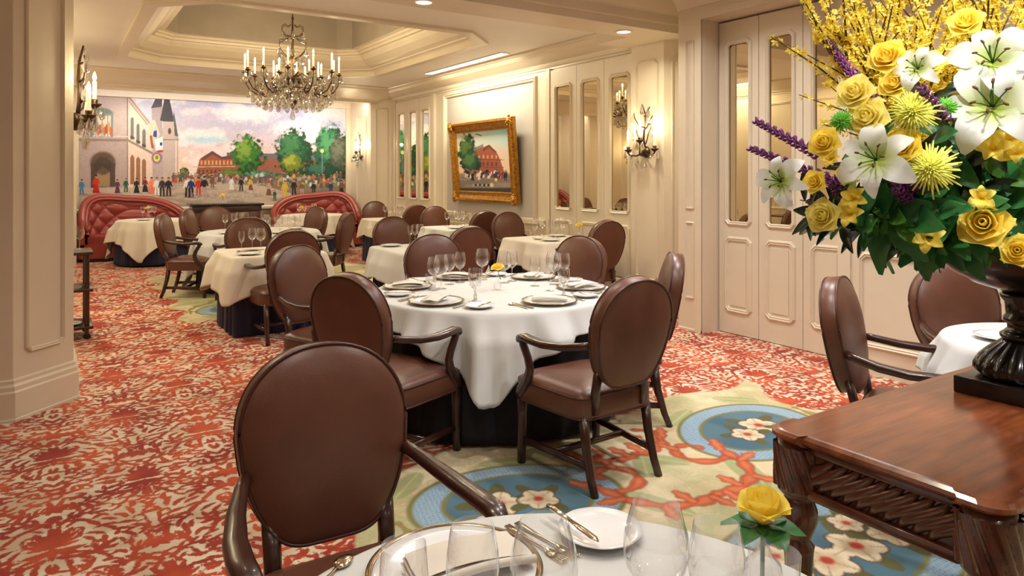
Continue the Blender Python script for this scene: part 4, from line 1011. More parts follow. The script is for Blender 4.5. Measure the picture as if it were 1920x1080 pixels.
dining_table(T1[0], T1[1], 'round', .55, 'small round table nearest the viewer, mostly out of the picture', 'white tablecloth on the nearest table at the bottom edge', 'black skirt under the nearest white tablecloth', .80, CORNER+.4, smat='black_cloth', seed=2)
dining_table(T2[0], T2[1], 'round', .78, 'large round table set for dinner in the middle', 'white tablecloth on the large round table, a corner hanging to the front', 'black floor-length skirt of the large round table', .93, CORNER+PI/4, smat='black_cloth', waves=14, amp=.075, seed=5)
dining_table(1.81, 7.21, 'square', .44, 'square table with a navy skirt left of centre', 'cream tablecloth with hanging corners over the navy skirt, left of centre', 'navy skirt of the square table left of centre', .76, 0, 'cream_linen', waves=5, amp=.05, seed=7)
T4 = dl(9.5, -3.4)
dining_table(T4[0], T4[1], 'round', .75, 'round table crowded with glasses before the bar cabinet', 'white tablecloth on the glass-laden round table', 'navy skirt of the glass-laden round table', 1.12, .5, seed=9, waves=10, amp=.05)
dining_table(1.44, 13.32, 'round', .57, 'round table in front of the left red banquette', 'cream tablecloth with pointed corners before the left red banquette', 'navy skirt of the table before the left red banquette', .92, .35, 'cream_linen', seed=11, waves=9, amp=.06)
dining_table(4.15, 13.32, 'round', .57, 'round table in front of the right red banquette', 'cream tablecloth before the right red banquette', 'navy skirt of the table before the right red banquette', .92, .2, 'cream_linen', seed=13, waves=9, amp=.05)
dining_table(4.95, 11.33, 'square', .44, 'square table by the far mirrored doors near the mural', 'white tablecloth on the farthest square table at right', 'navy skirt of the farthest square table at right', .72, 0, 'cream_linen', seed=15, waves=5, amp=.04)
dining_table(3.25, 6.66, 'square', .44, 'square table under a creased white cloth right of centre', 'creased white tablecloth of the square table behind the large round one', 'navy skirt of the square table with creased white cloth', .74, 0, 'white_linen', seed=17, waves=5, amp=.05)
dining_table(4.98, 6.75, 'square', .44, 'square table by the nearer set of far mirrored doors', 'cream tablecloth on the table by the jamb with the sconce', 'navy skirt of the cream table by the mirrored doors', .74, 0, 'cream_linen', seed=19, waves=5, amp=.05)
dining_table(4.95, 8.95, 'square', .44, 'square table below the gilt painting', 'white tablecloth on the table below the gilt painting', 'navy skirt of the table below the gilt painting', .72, 0, 'white_linen', seed=21, waves=5, amp=.05)
dining_table(3.80, 1.30, 'round', .45, 'round table behind the urn at the right edge', 'white tablecloth glimpsed behind the dark urn', 'black skirt of the table behind the dark urn', .68, .3, smat='black_cloth', seed=23)

# ================================================================== BANQUETTES AND BAR CABINET
def banquette(xc, yf, W, D, label, flip=False):
    b = thing('banquette', label, 'banquette', (xc, yf, 0), 0, 'red leather banquettes under the mural')
    def arc(t, off=0.0):          # plan curve of the back from left front round the rear to right front
        a = PI*(1-t); ex = .62
        return (W/2-off)*math.copysign(abs(math.cos(a))**ex, math.cos(a)), (D-off)*abs(math.sin(a))**ex
    def top(t):
        t = min(1.0, max(0.0, 1-t if flip else t)); return .60 + .52*math.sin(PI*t**.66)**.9
    n = 56
    # plinth and seat
    MB().prism([arc(i/n, .02) for i in range(n+1)][::-1], .06, .30).build('base', 'red_leather', b)
    MB().prism([arc(i/n, .06) for i in range(n+1)][::-1], 0.0, .06).build('plinth', 'black_cloth', b)
    pts = [arc(i/n, .13) for i in range(n+1)][::-1]; m_ = len(pts); lay = [(1.0, .30), (1.0, .41), (.985, .44), (.94, .455), (.6, .465)]
    cy = D*.4; vs = [(x*s, cy+(y-cy)*s if y > .01 else (0.0 if s == 1 else cy+(y-cy)*s), z) for s, z in lay for x, y in pts]
    fs = [(k*m_+i, k*m_+(i+1) % m_, (k+1)*m_+(i+1) % m_, (k+1)*m_+i) for k in range(len(lay)-1) for i in range(m_)] + [tuple((len(lay)-1)*m_+i for i in range(m_))]
    MB().add(vs, fs, True).build('seat_cushion', 'red_leather', b)
    # tufted inner back
    nu, nv = 150, 40; vs = []; fs = []; btn = []
    NU, NV = 14, 4
    for i in range(nu+1):
        t = i/nu; x, y = arc(t, .10); x0, y0 = arc(t, .0)
        d = Vector((x-x0, y-y0)); d = d.normalized() if d.length > 1e-6 else Vector((1 if t < .5 else -1, 0))
        for j in range(nv+1):
            f = j/nv; z = .43 + (top(t)-.05-.43)*f
            U_ = t*NU; V_ = f*NV
            a = (U_+V_)/1.0; c = (U_-V_)/1.0
            q = (abs(math.sin(PI*a/1.0*.5+PI/4*0))*abs(math.sin(PI*c*.5)))**.5
            edge = min(1, (1-f)*6)
            pad = .055*q*edge + .02
            lean = .06*f
            vs.append((x+d.x*(pad-lean), y+d.y*(pad-lean), z))
    for i in range(nu):
        for j in range(nv):
            a = i*(nv+1)+j; fs.append((a, a+1, a+nv+2, a+nv+1))
    bk = MB().add(vs, fs, True).build('tufted_back', 'red_leather', b)
    bm0 = MB().ball((0, 0, 0), .013, 8, 5).mesh('button', 'red_leather')
    for i in range(1, NU):
        for j in range(NV):
            if (i+j) % 2 == 0 and j > 0:
                t = i/NU; f = j/NV; x, y = arc(t, .10); x0, y0 = arc(t, 0); d = Vector((x-x0, y-y0)).normalized()
                link('button', bm0, bk, (x+d.x*(.024-.06*f), y+d.y*(.024-.06*f), .43+(top(t)-.48)*f))
    # outer shell and rolled top rail
    vs = []; fs = []
    for i in range(n+1):
        t = i/n; x, y = arc(t)
        xi, yi = arc(t, .09); vs += [(x, y, .04), (x, y, top(t)-.02), (xi, yi, top(t)-.02), (xi, yi, .3)]
    for i in range(n):
        for k in range(3): fs.append((i*4+k, (i+1)*4+k, (i+1)*4+k+1, i*4+k+1))
    fs += [(0, 1, 2, 3), (n*4+3, n*4+2, n*4+1, n*4)]
    MB().add(vs, fs, False).build('shell', 'red_leather', b)
    MB().tube([(arc(i/n, .05)[0], arc(i/n, .05)[1], top(i/n)-.02) for i in range(n+1)], .062, 10).build('top_roll', 'red_leather', b)
    MB().tube([(arc(i/n, .115)[0], arc(i/n, .115)[1], top(i/n)-.055) for i in range(n+1)], .022, 8).build('inner_roll', 'red_leather', b)
    return b
banquette(1.26, 14.02, 1.82, .80, 'curved red leather banquette with button-tufted back, left under the mural')
banquette(4.50, 14.02, 1.80, .80, 'curved red leather banquette with button-tufted back, right under the mural', True)
cb = thing('bar_cabinet', 'dark wooden bar cabinet with black top between the banquettes', 'cabinet', (2.79, 14.45, 0))
MB().box((-.60, -.22, .06), (.60, .24, .90)).build('body', 'mahogany', cb)
MB().box((-.58, -.20, 0), (.58, .22, .06)).build('plinth', 'dark_wood', cb)
MB().box((-.62, -.24, .80), (.62, .25, .905), .01).build('frieze', 'dark_wood', cb)
MB().box((-.66, -.28, .905), (.66, .27, .955), .012).build('top', 'black_top', cb)
for k in range(3):
    dr = MB().box((-.57+k*.39, -.238, .10), (-.21+k*.39, -.22, .78), .004).build('door', 'mahogany', cb)
    MB().ball((-.26+k*.39, -.25, .46), .013).build('knob', 'bronze', dr)

# ================================================================== SERVING TROLLEY
tr_ = thing('serving_trolley', 'dark wooden serving trolley on casters behind the left pillar', 'trolley', (.05, 7.72, 0))
for x in (-.24, .20):
    for y in (-.24, .14):
        MB().box((x-.02, y-.02, .10), (x+.02, y+.02, .80), .004).build('post', 'dark_wood', tr_)
        cs = MB().lathe([(0, -.012), (.024, -.012), (.030, -.006), (.030, .006), (.024, .012), (0, .012)], 16).xform(Matrix.Translation((x, y, .031)) @ Matrix.Rotation(PI/2, 4, 'X')).build('caster', 'rubber', tr_)
        MB().box((x-.016, y-.018, .05), (x+.016, y+.018, .10)).build('caster_fork', 'bronze', cs)
for z in (.10, .44, .775): MB().box((-.29, -.29, z), (.25, .19, z+.025), .005).build('shelf', 'dark_wood', tr_)
# ================================================================== CHANDELIER AND SCONCES
drop_me = MB().lathe([(0, 0), (.004, -.008), (.010, -.028), (.0155, -.048), (.0165, -.058), (.012, -.070), (0, -.076)], 8, smooth=False).mesh('crystal_drop', 'crystal')
bead_me = MB().ball((0, 0, 0), .011, 6, 5).mesh('crystal_bead', 'crystal')
candle_me = MB().lathe([(.011, 0), (.011, .15), (.008, .155)], 10).mesh('candle', 'candle')
flame_me = MB().lathe([(0, 0), (.007, .006), (.0105, .018), (.008, .034), (.003, .048), (0, .054)], 8).mesh('flame_bulb', 'flame')
cup_me = MB().lathe([(.006, -.035), (.012, -.02), (.030, -.008), (.040, .004), (.036, .006), (.020, 0), (.016, .012), (.020, .028), (.014, .030)], 12).mesh('candle_cup', 'bronze')
def candle_unit(parent, p, h=1.0):
    c = link('candle_cup', cup_me, parent, p)
    k = link('candle', candle_me, c, (0, 0, .02)); k.scale = (1, 1, h)
    link('flame_bulb', flame_me, c, (0, 0, .02+.155*h))
    return c
ch = thing('chandelier', 'bronze and crystal candle chandelier hanging from the tray ceiling', 'chandelier', (2.66, 9.43, 2.34))
MB().lathe([(0, .04), (.02, .05), (.03, .08), (.06, .12), (.09, .18), (.10, .24), (.06, .30), (.035, .36), (.05, .42), (.065, .46), (.04, .52), (.022, .62), (.035, .70), (.022, .76), (.016, .95), (.028, 1.0), (.016, 1.06), (.012, 1.22), (.02, 1.25), (0, 1.28)], 16).build('stem', 'bronze', ch)
MB().tube([(.26*math.cos(a*PI/16), .26*math.sin(a*PI/16), .30) for a in range(32)], .009, 6, True).build('basket_ring', 'bronze', ch)
MB().tube([(.18*math.cos(a*PI/16), .18*math.sin(a*PI/16), .19) for a in range(32)], .008, 6, True).build('basket_ring', 'bronze', ch)
MB().tube([(0, 0, 1.26+.01*k) for k in range(85)], [.006+.005*(k % 6 < 3) for k in range(85)], 6).build('chain', 'bronze', ch)
MB().lathe([(.012, 2.04), (.06, 2.07), (.075, 2.105), (.075, 2.11)], 16).build('canopy', 'bronze', ch)
arm_me = MB().tube([(.05, 0, .36), (.13, 0, .43), (.22, 0, .42), (.27, 0, .33), (.33, 0, .235), (.43, 0, .215), (.53, 0, .27), (.585, 0, .36), (.60, 0, .47)], [.012, .011, .010, .010, .011, .011, .010, .009, .008], 7) \
    .tube([(.33, 0, .235), (.38, 0, .31), (.44, 0, .34), (.48, 0, .31), (.46, 0, .27)], .006, 6).mesh('arm', 'bronze')
arm2_me = MB().tube([(.04, 0, .46), (.12, 0, .52), (.20, 0, .46), (.27, 0, .37), (.34, 0, .37), (.37, 0, .44)], [.011, .010, .009, .009, .008, .007], 7).mesh('arm', 'bronze')
scr_me = MB().tube([(.02, 0, 1.0), (.10, 0, 1.01), (.155, 0, 1.06), (.155, 0, 1.12), (.11, 0, 1.15), (.06, 0, 1.13), (.03, 0, 1.16)], .007, 6) \
    .tube([(.03, 0, .70), (.13, 0, .76), (.20, 0, .84), (.19, 0, .93), (.12, 0, .95), (.06, 0, .98)], .006, 6).mesh('crown_scroll', 'bronze')
def hang(parent, p, s=1.0):
    o = link('crystal_drop', drop_me, parent, p, (0, 0, random.random()*3)); s *= 1.3; o.scale = (s, s, s)
for k in range(12):
    a = 2*PI*(k+.3)/12; o = link('arm', arm_me, ch, (0, 0, 0), (0, 0, a))
    candle_unit(o, (.60, 0, .505), 1.15)
    for q in range(4):
        b = q*PI/2+.4; hang(ch, (.60*math.cos(a)+.04*math.cos(b), .60*math.sin(a)+.04*math.sin(b), .495), 1.25)
    hang(ch, (.43*math.cos(a), .43*math.sin(a), .20), 1.5); hang(ch, (.33*math.cos(a+.1), .33*math.sin(a+.1), .225), 1.2)
    hang(ch, (.56*math.cos(a), .56*math.sin(a), .29), 1.2); hang(ch, (.24*math.cos(a+.26), .24*math.sin(a+.26), .43), 1.3)
for k in range(6):
    a = 2*PI*(k+.8)/6; o = link('arm', arm2_me, ch, (0, 0, 0), (0, 0, a)); candle_unit(o, (.37, 0, .475), .75)
    for q in range(3):
        b = q*2.1; hang(ch, (.37*math.cos(a)+.04*math.cos(b), .37*math.sin(a)+.04*math.sin(b), .465), 1.2)
    link('crown_scroll', scr_me, ch, (0, 0, 0), (0, 0, a+.5))
    hang(ch, (.155*math.cos(a+.5), .155*math.sin(a+.5), 1.055), 1.1); hang(ch, (.195*math.cos(a+.5), .195*math.sin(a+.5), .84), 1.4); hang(ch, (.12*math.cos(a), .12*math.sin(a), .74), 1.4)
for k in range(18):
    b = k*PI/9; hang(ch, (.50*math.cos(b), .50*math.sin(b), .235), 1.35); hang(ch, (.36*math.cos(b+.1), .36*math.sin(b+.1), .16), 1.5); hang(ch, (.40*math.cos(b+.2), .40*math.sin(b+.2), .40), 1.4)
for k in range(14): hang(ch, (.26*math.cos(k*.449), .26*math.sin(k*.449), .295), 1.6)
for k in range(10): hang(ch, (.18*math.cos(k*.628), .18*math.sin(k*.628), .185), 1.5)
hang(ch, (0, 0, .05), 1.7)
for k in range(6): point_light('candle_glow', (.62*math.cos(k*PI/3+.1), .62*math.sin(k*PI/3+.1), .80), 34, WARM, .04, ch)

def make_sconce():
    s = thing('wall_sconce', 'x', 'sconce')           # wall plane x=0, reaches towards -x
    MB().lathe([(.0, 0), (.05, 0), (.055, .01), (.045, .03), (.02, .045), (0, .05)], 16).xform(Matrix.Rotation(-PI/2, 4, 'Y')).build('backplate', 'bronze', s)
    MB().tube([(-.02, 0, 0), (-.03, .01, .12), (-.025, 0, .24), (-.03, -.015, .34), (-.05, .01, .43)], [.014, .011, .010, .008, .005], 7).build('upright', 'bronze', s)
    for sg, z0, ln, up in ((-1, .20, .11, .12), (1, .22, .10, .14), (-1, .32, .08, .08), (1, .10, .07, .10), (-1, .06, .09, .16)):
        MB().tube([(-.03, 0, z0), (-.05, sg*ln*.5, z0+.02), (-.06, sg*ln*.9, z0+up*.6), (-.05, sg*ln*1.15, z0+up)], [.007, .006, .005, .004], 6).build('twig', 'bronze', s)
    for ax, ay, az, h in ((-.07, -.17, .02, .75), (-.07, .17, .02, .75), (-.105, -.02, .10, .75)):
        a = MB().tube([(-.03, 0, 0), (ax*.7, ay*.45, -.035), (ax, ay*.85, -.03), (ax, ay, az-.03)], [.010, .008, .007, .006], 6).build('arm', 'bronze', s)
        candle_unit(a, (ax, ay, az), h)
        for q in range(4): hang(s, (ax+.036*math.cos(q*1.57), ay+.036*math.sin(q*1.57), az-.01), .8)
    for yy, zz in ((-.10, .33), (.12, .36), (-.08, .40), (0, .43), (.06, -.04), (-.05, -.05), (0, -.07), (.12, .20), (-.13, .22)): hang(s, (-.06, yy, zz), 1.0)
    return s
sc0 = make_sconce()
def sconce(src, x, y, z, rz, label, power=10):
    s = src if src is sc0 and not sc0.get('placed') else copy_tree(sc0)
    sc0['placed'] = 1
    s.location = (x, y, z); s.rotation_euler = (0, 0, rz); s['label'] = label; s['group'] = 'bronze candle sconces'
    s.scale = (1.25, 1.25, 1.25)
    for q in (-.17, .17): point_light('sconce_glow', (-.13, q, .24), power, WARM, .03, s)
for args in ((5.632, 5.84, 1.76, 0, 'bronze crystal candle sconce on the right jamb beside the mirrored doors'), (.112, 5.84, 1.88, PI, 'bronze crystal candle sconce on the left jamb behind the pillar edge'),
             (5.437, 14.15, 1.85, 0, 'small far crystal sconce beside the mural'), (-.247, 12.55, 1.85, PI, 'crystal candle sconce on the left wall, seen only in the mirrors')):
    sconce(sc0, *args)
if 'placed' in sc0: del sc0['placed']
for s in [o for o in bpy.data.objects if 'placed' in o]: del s['placed']

# ================================================================== TABLEWARE
def gl(prof, name, n=22): return MB().shell(prof, n).mesh(name, 'glass')
wine_me = gl([(.0, .003), (.034, 0), (.035, .002), (.012, .007), (.0045, .014), (.0035, .05), (.0040, .088), (.010, .096), (.026, .108), (.037, .127), (.041, .148), (.039, .175), (.034, .205), (.0325, .213)], 'wine_glass')
big_me = gl([(.0, .003), (.038, 0), (.039, .002), (.012, .007), (.0045, .014), (.0038, .05), (.0045, .088), (.012, .096), (.034, .108), (.048, .130), (.053, .155), (.050, .185), (.042, .215), (.038, .228)], 'wine_glass', 30)
flute_me = gl([(.0, .003), (.03, 0), (.031, .002), (.010, .007), (.004, .014), (.0035, .085), (.008, .095), (.022, .112), (.028, .140), (.029, .170), (.027, .200), (.0265, .205)], 'wine_glass')
tumbler_me = gl([(.0, .006), (.028, .005), (.030, .0), (.032, .01), (.036, .055), (.038, .095)], 'tumbler')
goblet_me = MB().shell([(.0, .004), (.036, 0), (.037, .003), (.014, .010), (.008, .022), (.012, .032), (.007, .042), (.007, .062), (.013, .07), (.030, .088), (.037, .115), (.038, .15), (.036, .178)], 16).mesh('water_goblet', 'crystal')
def put(me, name, p, label, cat, group=None, rz=0, s=1.0):
    o = link(name, me, None, p, (0, 0, rz)); o.scale = (s, s, s)
    return tag(o, label, cat, group)
ZT = TZ+.0075
# charger, bread plate, napkin, cutlery
chg_me = MB().lathe([(0, .004), (.09, .004), (.098, .0), (.105, .004), (.13, .010), (.158, .014), (.158, .017), (.13, .014), (.105, .009), (.09, .007), (0, .007)], 48).mesh('plate_body', 'china')
rim_me = MB().shell([(.152, .0145), (.156, .0185), (.162, .0195), (.167, .017), (.166, .0135), (.156, .0125)], 72).mesh('beaded_rim', 'china_rim')
bp_me = MB().lathe([(0, .004), (.045, .004), (.05, 0), (.055, .004), (.070, .010), (.086, .017), (.087, .019), (.070, .0135), (.055, .0085), (0, .0075)], 44, flute=lambda k, a: 1+(.018*abs(math.sin(a*5)) if 4 <= k <= 7 else 0)).mesh('bread_plate', 'china')
sm_me = MB().lathe([(0, .004), (.055, .004), (.06, 0), (.066, .004), (.10, .014), (.115, .017), (.114, .0195), (.10, .017), (.066, .008), (0, .0075)], 36).mesh('dinner_plate', 'china')
def napkin_mesh(w=.10, l=.21):
    mb = MB(); n = 14
    for lay in range(3):
        vs = []; fs = []
        for i in range(n+1):
            t = i/n; x = -l/2+l*t
            for j in range(5):
                y = -w/2*(1-.06*lay)+w*(1-.06*lay)*j/4+.004*lay
                z = .002+.006*lay + .010*math.sin(PI*t)*(.6+.2*lay) + .003*math.sin(j*1.7+lay+t*3)
                vs.append((x*(1-.03*lay), y, z))
        for i in range(n):
            for j in range(4): a = i*5+j; fs.append((a, a+5, a+6, a+1))
        mb.add(vs, fs, True)
    # folded long edge
    mb.tube([(-l/2+l*i/n, -w/2, .009+.010*math.sin(PI*i/n)) for i in range(n+1)], .007, 6)
    return mb.mesh('napkin', 'cream_linen')
nap_me = napkin_mesh()
def fork_mesh(L=.19):
    mb = MB().sweep([(0, -L/2, .004), (0, -L/2+.03, .004), (0, -.01, .003), (0, .03, .005), (0, .045, .003)], [rrect(.016, .004), rrect(.014, .004), rrect(.006, .004), rrect(.007, .003), rrect(.020, .0025)])
    mb.sweep([(0, .045, .003), (0, .062, .0025)], [rrect(.020, .0025), rrect(.023, .0022)])
    for k in range(4): mb.sweep([((k-1.5)*.0065, .060, .0028), ((k-1.5)*.0065, .080, .0022), ((k-1.5)*.006, L/2, .0055)], rrect(.0032, .002))
    return mb.mesh('fork', 'silver')
def knife_mesh(L=.21):
    mb = MB().sweep([(0, -L/2, .005), (0, -L/2+.02, .005), (0, -.01, .005)], [rrect(.013, .008), rrect(.016, .008), rrect(.010, .007)])
    mb.sweep([(0, -.01, .005), (.001, .03, .004), (.002, L/2-.02, .004), (.004, L/2, .004)], [rrect(.010, .004), rrect(.019, .002), rrect(.020, .002), rrect(.004, .002)])
    return mb.mesh('knife', 'silver')
def spoon_mesh(L=.18):
    mb = MB().sweep([(0, -L/2, .004), (0, -L/2+.02, .004), (0, .02, .004), (0, .04, .005)], [rrect(.014, .004), rrect(.012, .004), rrect(.006, .004), rrect(.007, .004)])
    mb.ball((0, .062, .005), .02, 10, 6, (1, 1.45, .22)); return mb.mesh('spoon', 'silver')
fork_me, knife_me, spoon_me = fork_mesh(), knife_mesh(), spoon_mesh()
def charger(p, label):
    c = thing('charger_plate', label, 'plate', p, 0, 'chargers with beaded metal rims')
    link('plate_body', chg_me, c); link('beaded_rim', rim_me, c); return c
BUSY = []
def clear_spot(p, c, rad):
    p = Vector(p)
    for _ in range(12):
        for q, r in BUSY:
            v = Vector((p.x-q.x, p.y-q.y)); need = r+rad
            if v.length < need: v = v.normalized() if v.length > 1e-4 else Vector((c[0]-q.x, c[1]-q.y)).normalized(); p.x = q.x+v.x*need; p.y = q.y+v.y*need
    return p
def place_setting(cx, cy, ang, r, where, nap_rz=0.0, table='large round table', full=True):
    """one cover: ang points from the table centre to the diner"""
    ux, uy = math.cos(ang), math.sin(ang); vx, vy = -uy, ux       # v: to the diner's right hand side is -v
    P = lambda a, b: Vector((cx+ux*a+vx*b, cy+uy*a+vy*b, ZT))
    BUSY.append((P(r, 0), .168)); charger(P(r, 0), f'rimmed charger plate at the {where} of the {table}')
    put(nap_me, 'napkin', P(r, 0)+Vector((0, 0, .016)), f'folded linen napkin on the {where} charger of the {table}', 'napkin', 'folded napkins on chargers', ang+nap_rz)
    if not full: return
    put(fork_me, 'fork', P(r-.01, .20), f'silver dinner fork beside the {where} charger of the {table}', 'fork', 'table forks', ang+PI/2)
    put(knife_me, 'knife', P(r-.005, -.20), f'silver table knife beside the {where} charger of the {table}', 'knife', 'table knives', ang+PI/2)
    put(spoon_me, 'spoon', P(r-.005, -.23), f'silver spoon beside the {where} charger of the {table}', 'spoon', 'table spoons', ang+PI/2)
    b = P(r-.02, .305); BUSY.append((b, .09)); put(bp_me, 'bread_plate', b, f'small white bread plate left of the {where} charger of the {table}', 'plate', 'white bread plates')
    put(knife_me, 'butter_knife', b+Vector((ux*-.01+vx*.03, uy*-.01+vy*.03, .018)), f'butter knife laid across the {where} bread plate of the {table}', 'knife', 'butter knives', ang+PI/2+.2, .78)
def ang_dl(d, l): x, y = dl(d, l); return math.atan2(y, x)
for w, d, l, nr in (('front left side', -1.1, -.75, .3), ('front right side', -1.1, .80, .9), ('far left side', .15, -1.2, .2), ('right side', .10, 1.2, .6), ('back right side', .88, .47, .2), ('back left side', .87, -.50, .9)):
    place_setting(T2[0], T2[1], ang_dl(d, l), .585, w, nr)
# glasses of the large round table, by the place of their feet
row = []
for px, py, me, nm, s in ((803, 543, wine_me, 'wine_glass', 1.02), (827, 541, big_me, 'wine_glass', .98), (843, 533, wine_me, 'wine_glass', .98), (861, 528, wine_me, 'wine_glass', 1.0), (883, 523, big_me, 'wine_glass', .98), (946, 530, big_me, 'wine_glass', .92), (960, 527, wine_me, 'wine_glass', 1.0),
                           (1003, 536, wine_me, 'wine_glass', .92), (1021, 524, big_me, 'wine_glass', .92), (1040, 533, big_me, 'wine_glass', .95), (1057, 530, wine_me, 'wine_glass', 1.0), (1032, 545, flute_me, 'wine_glass', .95)):
    p = clear_spot(G(px, py, ZT), T2, .042*s); BUSY.append((p, .03*s)); row.append(put(me, nm, p, 'x', 'wine glass', 'stemmed glasses on the large round table', 0, s))
label_row(row, 'clear stemmed wine glass on the large round table, {0}')
put(tumbler_me, 'tumbler', clear_spot(G(785, 540, ZT), T2, .04), 'straight-sided water tumbler at the left of the large round table', 'tumbler')
put(goblet_me, 'water_goblet', clear_spot(G(891, 566, ZT), T2, .042), 'cut crystal goblet in front of the other glasses on the large round table', 'goblet', None, 0, 1.12)
put(goblet_me, 'water_goblet', clear_spot(G(1057, 556, ZT), T2, .04), 'cut crystal goblet at the right of the large round table', 'goblet', None, 0, 1.0)

# ---- nearest table
c1 = dl(1.330, -.108); charger((c1[0], c1[1], ZT), 'large rimmed charger on the nearest table')
put(nap_me, 'napkin', (c1[0]+.02, c1[1]-.015, ZT+.021), 'folded cream napkin on the nearest charger', 'napkin', 'folded napkins on chargers', ang_dl(.5, 1.0), 1.1)
def at_cam(d, l, z=ZT): x, y = dl(d, l); return Vector((x, y, z))
bp1 = at_cam(1.475, .185); put(bp_me, 'bread_plate', bp1, 'scalloped white bread plate on the nearest table', 'plate', 'white bread plates')
def aim(p0, p1): return math.atan2(-(p1.x-p0.x), p1.y-p0.y)
def lay(me, name, a, b, z, label, cat, group, s=1.0):
    p0, p1 = G(a[0], a[1], z), G(b[0], b[1], z); m_ = (p0+p1)/2
    return put(me, name, m_, label, cat, group, aim(p0, p1), s)
lay(knife_me, 'butter_knife', (1030, 952), (1122, 1016), ZT+.024, 'butter knife resting on the rim of the nearest bread plate', 'knife', 'butter knives', .85)
lay(fork_me, 'fork', (950, 988), (1062, 1056), ZT, 'silver fork right of the nearest charger, closer to it', 'fork', 'table forks', .95)
lay(fork_me, 'fork', (972, 985), (1078, 1046), ZT, 'silver fork right of the nearest charger, closer to the bread plate', 'fork', 'table forks', .95)
lay(spoon_me, 'spoon', (600, 1100), (628, 1072), ZT, 'silver spoon at the left bottom edge of the nearest table', 'spoon', 'table spoons', .9)
row = []
for px, py, me, s, zr in ((1230, 945, big_me, 1.0, .228), (1020, 978, big_me, .99, .228), (886, 985, wine_me, 1.02, .213), (757, 1020, flute_me, 1.18, .205), (1344, 982, wine_me, 1.06, .213)):
    p = G(px, py, ZT+zr*s); row.append(put(me, 'wine_glass', Vector((p.x, p.y, ZT)), 'x', 'wine glass', 'stemmed glasses on the nearest table', 0, s))
label_row(row, 'large clear wine glass cut by the bottom edge on the nearest table, {0}')
p = G(1452, 1035, ZT+.11); put(tumbler_me, 'tumbler', Vector((p.x, p.y, ZT)), 'clear tumbler beside the bud vase on the nearest table', 'tumbler', None, 0, 1.15)

# ---- glasses and plates on the other tables
def on_table(p, c, r):
    v = Vector((p.x-c[0], p.y-c[1])); k = min(1, r/max(v.length, 1e-6)); return Vector((c[0]+v.x*k, c[1]+v.y*k, p.z))
def glasses(spec, z, fmt, group, c=(0, 0), r=99):
    row = [put(me, 'wine_glass', on_table(G(px, py, z), c, r), 'x', 'wine glass', group, 0, s) for px, py, me, s in spec]
    label_row(row, fmt)
glasses(((453, 473, flute_me, 1.0), (473, 468, wine_me, 1.03), (489, 468, big_me, .95)), ZT, 'clear wine glass on the navy-skirted square table, {0}', 'glasses on the square table left of centre', (1.81, 7.21), .40)
glasses(((757, 455, flute_me, 1.0), (769, 454, wine_me, 1.0), (784, 454, big_me, .95)), ZT, 'clear wine glass on the white patterned square table, {0}', 'glasses on the white square table', (3.25, 6.66), .40)
glasses(tuple((1003+k*13, 446-(k % 3)*4, (wine_me, big_me, flute_me)[k % 3], 1.0) for k in range(6)), ZT, 'clear wine glass on the cream table by the mirrored doors, {0}', 'glasses on the cream table', (4.98, 6.75), .40)
glasses(tuple((838+k*11, 424-(k % 2)*4, (wine_me, big_me)[k % 2], 1.0) for k in range(5)), ZT, 'clear wine glass on the table below the gilt painting, {0}', 'glasses under the painting', (4.95, 8.95), .40)
glasses(tuple((722+k*9, 408+(k % 2)*2, wine_me, 1.0) for k in range(5)), ZT, 'clear wine glass on the farthest square table, {0}', 'glasses on the farthest square table', (4.95, 11.33), .38)
glasses(((422, 431, wine_me, 1), (430, 426, big_me, 1), (438, 429, wine_me, 1), (446, 425, big_me, 1), (454, 428, wine_me, 1), (476, 436, wine_me, 1), (488, 442, big_me, .95), (500, 431, wine_me, 1), (512, 440, big_me, .95), (524, 430, wine_me, 1), (536, 441, wine_me, 1), (546, 432, big_me, .95), (558, 434, wine_me, 1)), ZT, 'clear wine glass on the glass-laden round table, {0}', 'glasses on the round table before the bar', T4, .66)
glasses(((256, 409, wine_me, 1), (265, 406, big_me, 1), (289, 408, wine_me, 1)), ZT, 'clear wine glass before the left red banquette, {0}', 'glasses before the left banquette', (1.44, 13.32), .42)
glasses(((548, 408, wine_me, 1), (556, 405, big_me, 1), (586, 406, wine_me, 1), (592, 409, big_me, 1)), ZT, 'clear wine glass before the right red banquette, {0}', 'glasses before the right banquette', (4.15, 13.32), .42)
row = []
for k in range(9): row.append(put(wine_me, 'wine_glass', (2.20+k*.145, 14.28+.02*(k % 2), .9555), 'x', 'wine glass', 'glasses on the bar cabinet'))
label_row(row, 'clear wine glass in the front row on the bar cabinet, {0}')
row = []
for k in range(8): row.append(put(big_me, 'wine_glass', (2.28+k*.145, 14.52, .9555), 'x', 'wine glass', 'glasses on the bar cabinet', 0, .98))
label_row(row, 'clear wide wine glass in the back row on the bar cabinet, {0}')
put(wine_me, 'wine_glass', (.20, 7.72, .801), 'clear wine glass on top of the serving trolley', 'wine glass', None, 0, 1.0)
put(wine_me, 'wine_glass', (.19, 7.64, .466), 'clear wine glass on the middle shelf of the serving trolley', 'wine glass', None, 0, .8)
put(sm_me, 'dinner_plate', (.10, 7.60, .126), 'white plate on the lowest shelf of the serving trolley', 'plate')
